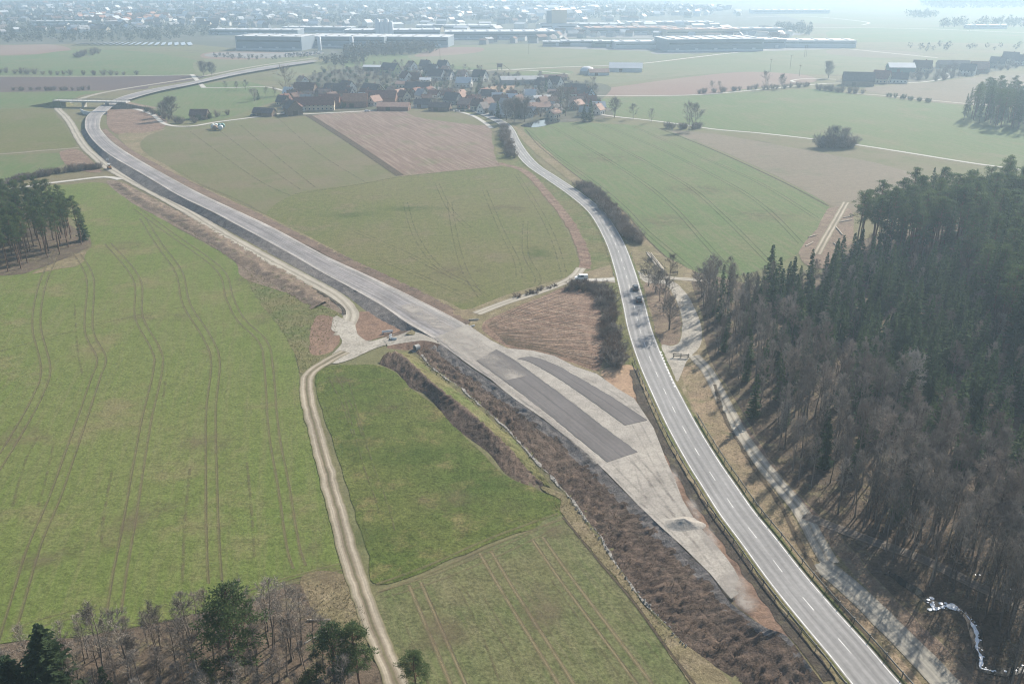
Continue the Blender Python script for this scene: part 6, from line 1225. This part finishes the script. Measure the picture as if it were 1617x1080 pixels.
# ------------------------------------------------------------------ vehicles
M_TYRE = plain('tyre_rubber', (0.02, 0.02, 0.02), 0.9, 0.1, 0.1); M_RIM = plain('alloy_rim', (0.35, 0.35, 0.36), 0.4, 0.4, 0.05, 1, 0.6)
M_LAMP = plain('lamp_glass', (0.6, 0.6, 0.58), 0.15, 0.5, 0.05); M_RLAMP = plain('tail_lamp', (0.35, 0.02, 0.015), 0.2, 0.5, 0.05); M_GREY = plain('dark_plastic', (0.03, 0.03, 0.032), 0.6, 0.2, 0.1)
def vehicle(loc, rz, paint, label, van=False, name='car'):
    r = empty(name, loc, rz); tag(r, label, 'van' if van else 'car')
    if van: low = [(-2.2, .35), (2.15, .35), (2.25, .7), (2.2, 1.02), (1.35, 1.16), (0.95, 1.2), (-2.2, 1.2), (-2.25, .7)]; roof = [(1.35, 1.17), (0.75, 1.8), (0.5, 1.86), (-2.05, 1.86), (-2.18, 1.2)]; wb = 1.4
    else: low = [(-2.15, .42), (-2.0, .28), (2.0, .28), (2.15, .42), (2.16, .62), (1.95, .78), (1.05, .92), (-1.7, .95), (-2.12, .86)]; roof = [(1.05, .93), (0.35, 1.38), (0.1, 1.44), (-0.95, 1.44), (-1.25, 1.38), (-1.85, .96)]; wb = 1.3
    mb = MB(); st = [(-0.86, 0.94), (-0.78, 1.0), (0.78, 1.0), (0.86, 0.94)]; n = len(low); cz = 0.65
    for y, s in st: mb.v.extend([(x * (0.985 if abs(y) > .8 else 1), y, cz + (z - cz) * s) for x, z in low])
    for j in range(3):
        for k in range(n): mb.idx((j * n + k, j * n + (k + 1) % n, (j + 1) * n + (k + 1) % n, (j + 1) * n + k))
    mb.idx(list(range(n))); mb.idx(list(range(3 * n, 4 * n))[::-1]); mb.obj('body', paint, r)
    n = len(roof); mb = MB(); zb = roof[0][1]; zt = max(z for _, z in roof)
    for sgn in (-1, 1): mb.v.extend([(x, sgn * (0.8 - 0.16 * (z - zb) / (zt - zb)), z) for x, z in roof])
    for k in range(n - 1): mb.idx((k, k + 1, n + k + 1, n + k))
    mb.idx(list(range(n))[::-1]); mb.idx(list(range(n, 2 * n))); g = mb.obj('cabin_glass', M_GLASS, r)
    tops = [(x, z) for x, z in roof if z > zt - 0.1]; x0, x1 = min(x for x, _ in tops), max(x for x, _ in tops)
    mb = MB(); mb.box(x0 - 0.05, x1 + 0.05, -0.66, 0.66, zt - 0.03, zt + 0.03); mb.obj('roof_panel', paint, r)
    for s in (-1, 1):
        for x in ((0.5, -0.55) if not van else (0.55,)): mb = MB(); mb.tube([(x + 0.05, s * 0.8, zb), (x - 0.05, s * 0.655, zt)], [0.06, 0.05], 4); mb.obj('pillar', paint, r)
        if van: mb = MB(); mb.face([(-0.7, s * 0.81, zb), (-2.19, s * 0.81, zb), (-2.06, s * 0.655, zt), (-0.7, s * 0.655, zt)]); mb.box(-2.1, -0.7, s * 0.74 - .06, s * 0.74 + .06, zb, zt - 0.05); mb.obj('side_panel', paint, r)
        mb = MB(); mb.box(2.05, 2.2, s * 0.62 - 0.16, s * 0.62 + 0.16, 0.6 if not van else .75, 0.74 if not van else .95); mb.obj('headlight', M_LAMP, r)
        mb = MB(); mb.box(-2.24, -2.05, s * 0.66 - 0.12, s * 0.66 + 0.12, 0.68, 0.84 if not van else 1.1); mb.obj('tail_light', M_RLAMP, r)
        mb = MB(); mb.box(0.85, 1.02, s * 0.95 - 0.09, s * 0.95 + 0.09, 0.95 if not van else 1.2, 1.08 if not van else 1.38); mb.obj('mirror', paint, r)
        for x in (-wb, wb):
            y = s * 0.8; mb = MB(); mb.tube([(x, y - s * .1, .32), (x, y + s * .1, .32)], [.32, .32], 14, True); w = mb.obj('wheel', M_TYRE, r)
            mb = MB(); mb.tube([(x, y + s * .09, .32), (x, y + s * .115, .32)], [.2, .19], 10, True); mb.obj('rim', M_RIM, w)
    mb = MB(); mb.box(2.1, 2.19, -0.5, 0.5, .38, .56); mb.obj('grille', M_GREY, r)
    return r
M_DKBLUE = plain('dark_blue_paint', (0.022, 0.035, 0.05), 0.25, 0.5, 0.04); M_DKGREY = plain('dark_grey_paint', (0.035, 0.045, 0.055), 0.25, 0.5, 0.04); M_WHITEP = plain('white_car_paint', (0.75, 0.75, 0.74), 0.3, 0.5, 0.03); M_SILVER = plain('silver_paint', (0.4, 0.41, 0.42), 0.3, 0.5, 0.04)
def on_road(px, py, off, rev=False):
    p = P(px, py, upland); i = min(range(1, len(RL) - 1), key=lambda i: (RL[i] - Vector((p.x, p.y, 0))).length); t = (RL[i + 1] - RL[i - 1]).normalized(); nx = Vector((t.y, -t.x, 0))
    q = RL[i] + nx * off; a = math.atan2(t.y, t.x) + (math.pi if rev else 0); return Vector((q.x, q.y, upland(q.x, q.y) + ROADZ)), a
ROADZ = 0.24
l, a = on_road(1001, 457, 1.75); vehicle(l, a, M_DKGREY, 'dark car ahead on the main road beside the lay-by')
l, a = on_road(1005, 477, 1.75); vehicle(l, a, M_DKBLUE, 'dark blue car following close behind on the main road')
l, a = on_road(805, 222, -1.75, True); vehicle(l, a, M_SILVER, 'pale car far along the main road near the village')
vp = P(918, 443, upland); vehicle(vp + Vector((0, 0, 0.24)), math.radians(182), M_WHITEP, 'white van parked on the access lane by the junction', True, 'van')
for i, (x, y, rz, lab) in enumerate([(400, 184, 0.1, 'dark car parked on the lane before the lone shed'), (452, 181, 0.2, 'pale car parked at the left end of the village'), (712, 176, 0, 'first dark car parked at the village entry'), (722, 177, 0, 'second parked car at the village entry'), (731, 177.5, 0, 'third parked car at the village entry'), (580, 177, 0.1, 'car parked before the red barn'), (760, 152, 0.5, 'car parked on the village road')]):
    vehicle(P(x, y) + Vector((0, 0, 0.24)), rz, [M_DKGREY, M_WHITEP, M_DKBLUE, M_SILVER][i % 4], lab)
for i in range(26):
    x = 452 + (i % 13) * 4.6 + rng.uniform(-1, 1); y = 88.5 - (i // 13) * 2.2 - (i % 13) * 0.25
    o = vehicle(P(x, y), rng.uniform(-.3, .3) + 1.2, [M_WHITEP, M_SILVER, M_DKGREY][i % 3], 'parked car in the lot before the long blue-grey hall'); o['group'] = 'cars in the far car park'

# small site machine with warning board on the haul road
M_ORANGE = plain('machine_orange', (0.45, 0.2, 0.07), 0.5, 0.3, 0.1)
r = empty('road_roller', P(173, 267.5), math.radians(125)); tag(r, 'small orange roller with pale canopy on the haul road', 'roller')
mb = MB(); mb.tube([(1.5, -0.8, .6), (1.5, .8, .6)], [.6, .6], 16, True); mb.obj('front_drum', M_STEEL, r)
mb = MB(); mb.tube([(-1.3, -0.8, .6), (-1.3, .8, .6)], [.6, .6], 16, True); mb.obj('rear_drum', M_STEEL, r)
mb = MB(); mb.v.extend([(x, y, z) for y in (-.7, .7) for x, z in ((-2, .9), (2, .9), (2.1, 1.4), (0.6, 1.65), (-.9, 1.5), (-2.1, 1.7))])
for k in range(6): mb.idx((k, (k + 1) % 6, 6 + (k + 1) % 6, 6 + k))
mb.idx(range(6)); mb.idx(list(range(6, 12))[::-1]); mb.obj('body', M_ORANGE, r)
mb = MB(); mb.box(-1.0, 0.7, -.8, .8, 2.9, 3.05); mb.obj('canopy', M_PAINT, r)
for x in (-.9, .6):
    for y in (-.7, .7): mb = MB(); mb.box(x - .05, x + .05, y - .05, y + .05, 1.5, 2.9); mb.obj('pillar', M_STEEL, r)
mb = MB(); mb.box(-.5, 0, -.35, .35, 1.55, 2.2); mb.obj('seat', M_GREY, r)
r = empty('warning_sign', P(171.5, 262.5)); tag(r, 'pale blue-white round sign on a thin post above the haul road', 'sign')
mb = MB(); mb.tube([(0, 0, 0), (0, 0, 3.4)], [.08, .08], 6); mb.obj('post', M_STEEL, r); mb = MB(); mb.tube([(0, -.03, 3.6), (0, .03, 3.6)], [.75, .75], 16, True); mb.obj('disc', M_PAINT, r)

# white barrier boards at the crossing, culvert, lay-by barriers, logs, bales, stones
for i, (x, y, rz, lab) in enumerate([(617, 537, 0.9, 'upright white barrier board at the gravel crossing'), (622, 538, -0.1, 'white barrier board lying low beside the upright one'), (612, 527, 0.3, 'striped barrier rail on the soil side of the crossing'), (748, 510, 0.15, 'yellowish barrier on the far side of the crossing'), (742, 521, 0.5, 'white plank barrier at the edge of the new road')]):
    r = empty('barrier', P(x, y) + Vector((0, 0, 0.3 if i < 3 else 0.5)), rz); tag(r, lab, 'barrier')
    w = [0.5, 0.9, 1.6, 1.5, 1.6][i]; h = [1.5, 0.7, 0.8, 0.8, 0.8][i]
    mb = MB(); mb.box(-w, w, -.06, .06, h - 0.7 if i else 0.3, h); mb.obj('board', M_WHITEP if i != 3 else M_LOG, r)
    for s in (-1, 1): mb = MB(); mb.box(s * w * .8 - .06, s * w * .8 + .06, -.3, .3, -0.4, 0.25); mb.obj('foot', M_GREY, r); mb = MB(); mb.box(s * w * .8 - .04, s * w * .8 + .04, .07, .13, 0.2, h); mb.obj('post', M_STEEL, r)
r = empty('culvert', P(657, 553)); tag(r, 'round concrete culvert mouth at the head of the ditch', 'culvert'); r.rotation_euler = (0, 0, -0.9); r.scale = (0.7, 0.7, 0.7)
mb = MB(); ring = [(1.0, -0.6), (1.25, -0.6), (1.25, 1.4), (1.0, 1.4), (1.0, -0.6)]; N = 18
for rr, yy in ring: mb.v.extend([(rr * math.cos(2 * math.pi * k / N), yy, 1.0 + rr * math.sin(2 * math.pi * k / N)) for k in range(N)])
for j in range(4):
    for k in range(N): mb.idx((j * N + k, j * N + (k + 1) % N, (j + 1) * N + (k + 1) % N, (j + 1) * N + k))
mb.obj('pipe', M_CONC, r); mb = MB(); mb.tube([(0, 1.0, 1.0), (0, 1.1, 1.0)], [1.02, 1.02], 18, True); mb.obj('painted_shade_inside', M_GREY, r); mb = MB(); mb.box(-2, 1.6, -2.2, -.62, -.1, .12); mb.obj('apron', M_STONE, r)  # dark disc closes the pipe, painted as the shade inside it
for i, (x, y, rz, L, lab) in enumerate([(1075, 566, -0.15, 4.4, 'long wooden barrier on posts at the lay-by exit'), (1064, 434, -0.25, 3.0, 'small wooden barrier beside the forest lane'), (1016, 431, -0.3, 2.4, 'dark wooden rail at the upper edge of the lay-by mouth')]):
    r = empty('timber_barrier', P(x, y, upland) + Vector((0, 0, 0.2)), rz); tag(r, lab, 'barrier')
    for z in (0.45, 0.95): mb = MB(); mb.tube([(-L / 2, 0, z), (L / 2, 0, z)], [.13, .13], 7, True); mb.obj('rail', M_WOOD, r)
    for xx in (-L / 2 + .3, 0, L / 2 - .3): mb = MB(); mb.box(xx - .1, xx + .1, .1, .3, -.3, 1.2); mb.obj('post', M_WOOD, r)
def log(a, b, rad, label, group, mat=M_LOG, hf=upland, lift_=0.0):
    A = P(*a, hf); B = P(*b, hf); mb = MB(); m = A.lerp(B, .5); z = rad + 0.15 + lift_
    mb.tube([A - m + Vector((0, 0, z)), Vector((.05, .03, z + .02)), B - m + Vector((0, 0, z))], [rad, rad * .95, rad * .85], 8, True); o = mb.obj('log', mat); o.location = m; tag(o, label, 'log', group)
for i, (a, b) in enumerate([((1021, 399), (1040, 424)), ((1024, 400), (1045, 426)), ((1028, 401), (1048, 428)), ((1022, 402), (1036, 421)), ((1030, 404), (1049, 427))]):
    log(a, b, 0.15 + 0.02 * (i % 3), '%s of the pale peeled logs lying between main road and green field' % ['leftmost', 'second from left', 'middle', 'short left', 'rightmost'][i], 'peeled logs on the verge', lift_=0.05 * (i % 2))
for i, (a, b) in enumerate([((1332, 345), (1348, 342)), ((1320, 360), (1330, 372)), ((1326, 352), (1345, 348)), ((1272, 390), (1284, 384)), ((1316, 385), (1324, 392)), ((1276, 376), (1290, 372))]): log(a, b, 0.22, 'felled trunk lying in the logged clearing', 'felled trunks of the clearing', M_LOG, flat)
log((485, 981), (522, 980), 0.14, 'thin pale pole lying at the reed patch', None, M_LOG, flat)
log((483, 1038), (530, 1012), 0.13, 'fallen pale birch stem beside the slim pine', None, M_STONE, flat, 2.5)
M_WRAPG = plain('green_wrap', (0.1, 0.22, 0.2), 0.4, 0.3, 0.1); M_WRAPW = plain('white_wrap', (0.6, 0.62, 0.6), 0.4, 0.3, 0.1)
for i, (x, y, m, lab) in enumerate([(337, 204, 'w', 'pale wrapped bale, leftmost of the bale row'), (342, 203.5, 'w', 'white wrapped bale second in the bale row'), (347, 203, 'g', 'green wrapped bale in the middle of the bale row'), (352, 203, 'g', 'green wrapped bale right of the middle of the row'), (340, 206, 'c', 'tan bale in front of the bale row'), (349, 206, 'w', 'white bale in front of the green ones')]):
    mb = MB(); lathe(mb, [(0.1, -1.6), (1.35, -1.6), (1.55, -1.3), (1.55, 1.3), (1.35, 1.6), (0.1, 1.6)], 14); o = mb.obj('bale', {'w': M_WRAPW, 'g': M_WRAPG, 'c': M_TAN}[m], None, True); o.location = P(x, y) + Vector((0, 0, 1.75)); o.rotation_euler = (math.pi / 2, 0, 0.2); tag(o, lab, 'bale', 'wrapped bales by the village lane')

# village pond, brook with white painted glints and stones in the wood
sheet('pond', [(822, 199), (850, 192), (878, 188), (884, 193), (866, 198), (842, 202)], M_WATER, label='bright village pond below the trees')
ribbon('stream', [(1400, 905), (1440, 930), (1466, 950), (1490, 960), (1515, 965), (1532, 980), (1544, 1005), (1546, 1025), (1552, 1040), (1548, 1056), (1580, 1062), (1625, 1062)], lambda t: 1.6, M_WATER, upland, 1.0, 0.8, 'narrow brook winding through the bare wood')
rng = random.Random(91)
ribbon('stream', [(1506, 960), (1518, 966), (1532, 980), (1541, 996), (1545, 1012), (1544, 1024), (1550, 1036), (1549, 1048), (1546, 1055), (1556, 1058), (1572, 1060)], lambda t: 0.38 + 0.36 * math.sin(t * 17) * math.sin(t * 41), M_GLINT, upland, 0.5, 0.6, 'white strip painted as glint on the brook where it bends')
def glints(cx, cy, n, sx, sy, r0, r1):
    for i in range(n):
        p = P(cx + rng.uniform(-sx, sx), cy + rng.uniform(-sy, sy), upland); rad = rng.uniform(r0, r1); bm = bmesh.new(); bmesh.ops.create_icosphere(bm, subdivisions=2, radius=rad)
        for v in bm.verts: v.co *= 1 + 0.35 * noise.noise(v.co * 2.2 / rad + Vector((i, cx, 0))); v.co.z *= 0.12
        me = bpy.data.meshes.new('glint_patch'); bm.to_mesh(me); bm.free(); me.materials.append(M_GLINT); o = link(bpy.data.objects.new('glint_patch', me)); o.location = p + Vector((0, 0, 0.26)); tag(o, 'white patch painted as glint on the brook in the wood', 'glint', 'white patches on the brook')
glints(1478, 955, 20, 15, 10, .12, .4); glints(1502, 959, 2, 5, 2, .6, .9)
for (x, y) in [(1515, 965), (1524, 970), (1531, 977), (1536, 983), (1540, 990), (1544, 998), (1546, 1006), (1545, 1014), (1544, 1022), (1548, 1030), (1552, 1036), (1549, 1046), (1546, 1055), (1556, 1058), (1568, 1060), (1590, 1061), (1606, 1062), (1614, 1050), (1540, 906), (1548, 911), (1598, 932), (1612, 940)]: glints(x, y, 1, 3, 3, .1, .22)
mb = MB()
for i in range(200):
    s = rng.random() * (len(toeA) - 4.01); k = int(s); f = s - k; p = P(toeA[k][0] * (1 - f) + toeA[k + 1][0] * f - rng.uniform(-1, 5), toeA[k][1] * (1 - f) + toeA[k + 1][1] * f + rng.uniform(-1, 3)); q = rng.uniform(.1, .28)
    b = len(mb.v); mb.v.extend([(p.x + rng.uniform(.6, 1.3) * q * x, p.y + rng.uniform(.6, 1.3) * q * y, .05 + q * (1 + z * rng.uniform(.6, 1))) for x, y, z in ((1, 0, 0), (0, 1, 0), (-1, 0, 0), (0, -1, 0), (0, 0, 1))])
    for f4 in ((0, 1, 4), (1, 2, 4), (2, 3, 4), (3, 0, 4)): mb.idx([b + t for t in f4])
tag(mb.obj('rubble', M_STONE), 'pale rubble stones along the drainage ditch', None, None, 'stuff')

# ------------------------------------------------------------------ haze: one closed box of even pale air round the whole scene
mb = MB(); mb.box(-17000, 17000, -1000, 25000, -1.5, 140.0)
hm = bpy.data.materials.new('haze_air'); hm.use_nodes = True; hn = hm.node_tree
for n in list(hn.nodes):
    if n.type == 'BSDF_PRINCIPLED': hn.nodes.remove(n)
pv = hn.nodes.new('ShaderNodeVolumePrincipled'); pv.inputs['Color'].default_value = (0.57, 0.77, 0.96, 1); pv.inputs['Density'].default_value = HAZE_DENSITY
pv.inputs['Anisotropy'].default_value = 0.38; pv.inputs['Density Attribute'].default_value = ''
hn.links.new(pv.outputs[0], hn.nodes['Material Output'].inputs['Volume'])
try: hm.cycles.homogeneous_volume = True
except Exception: pass
tag(mb.obj('haze', hm), 'pale blue haze filling the valley air', None, None, 'stuff')
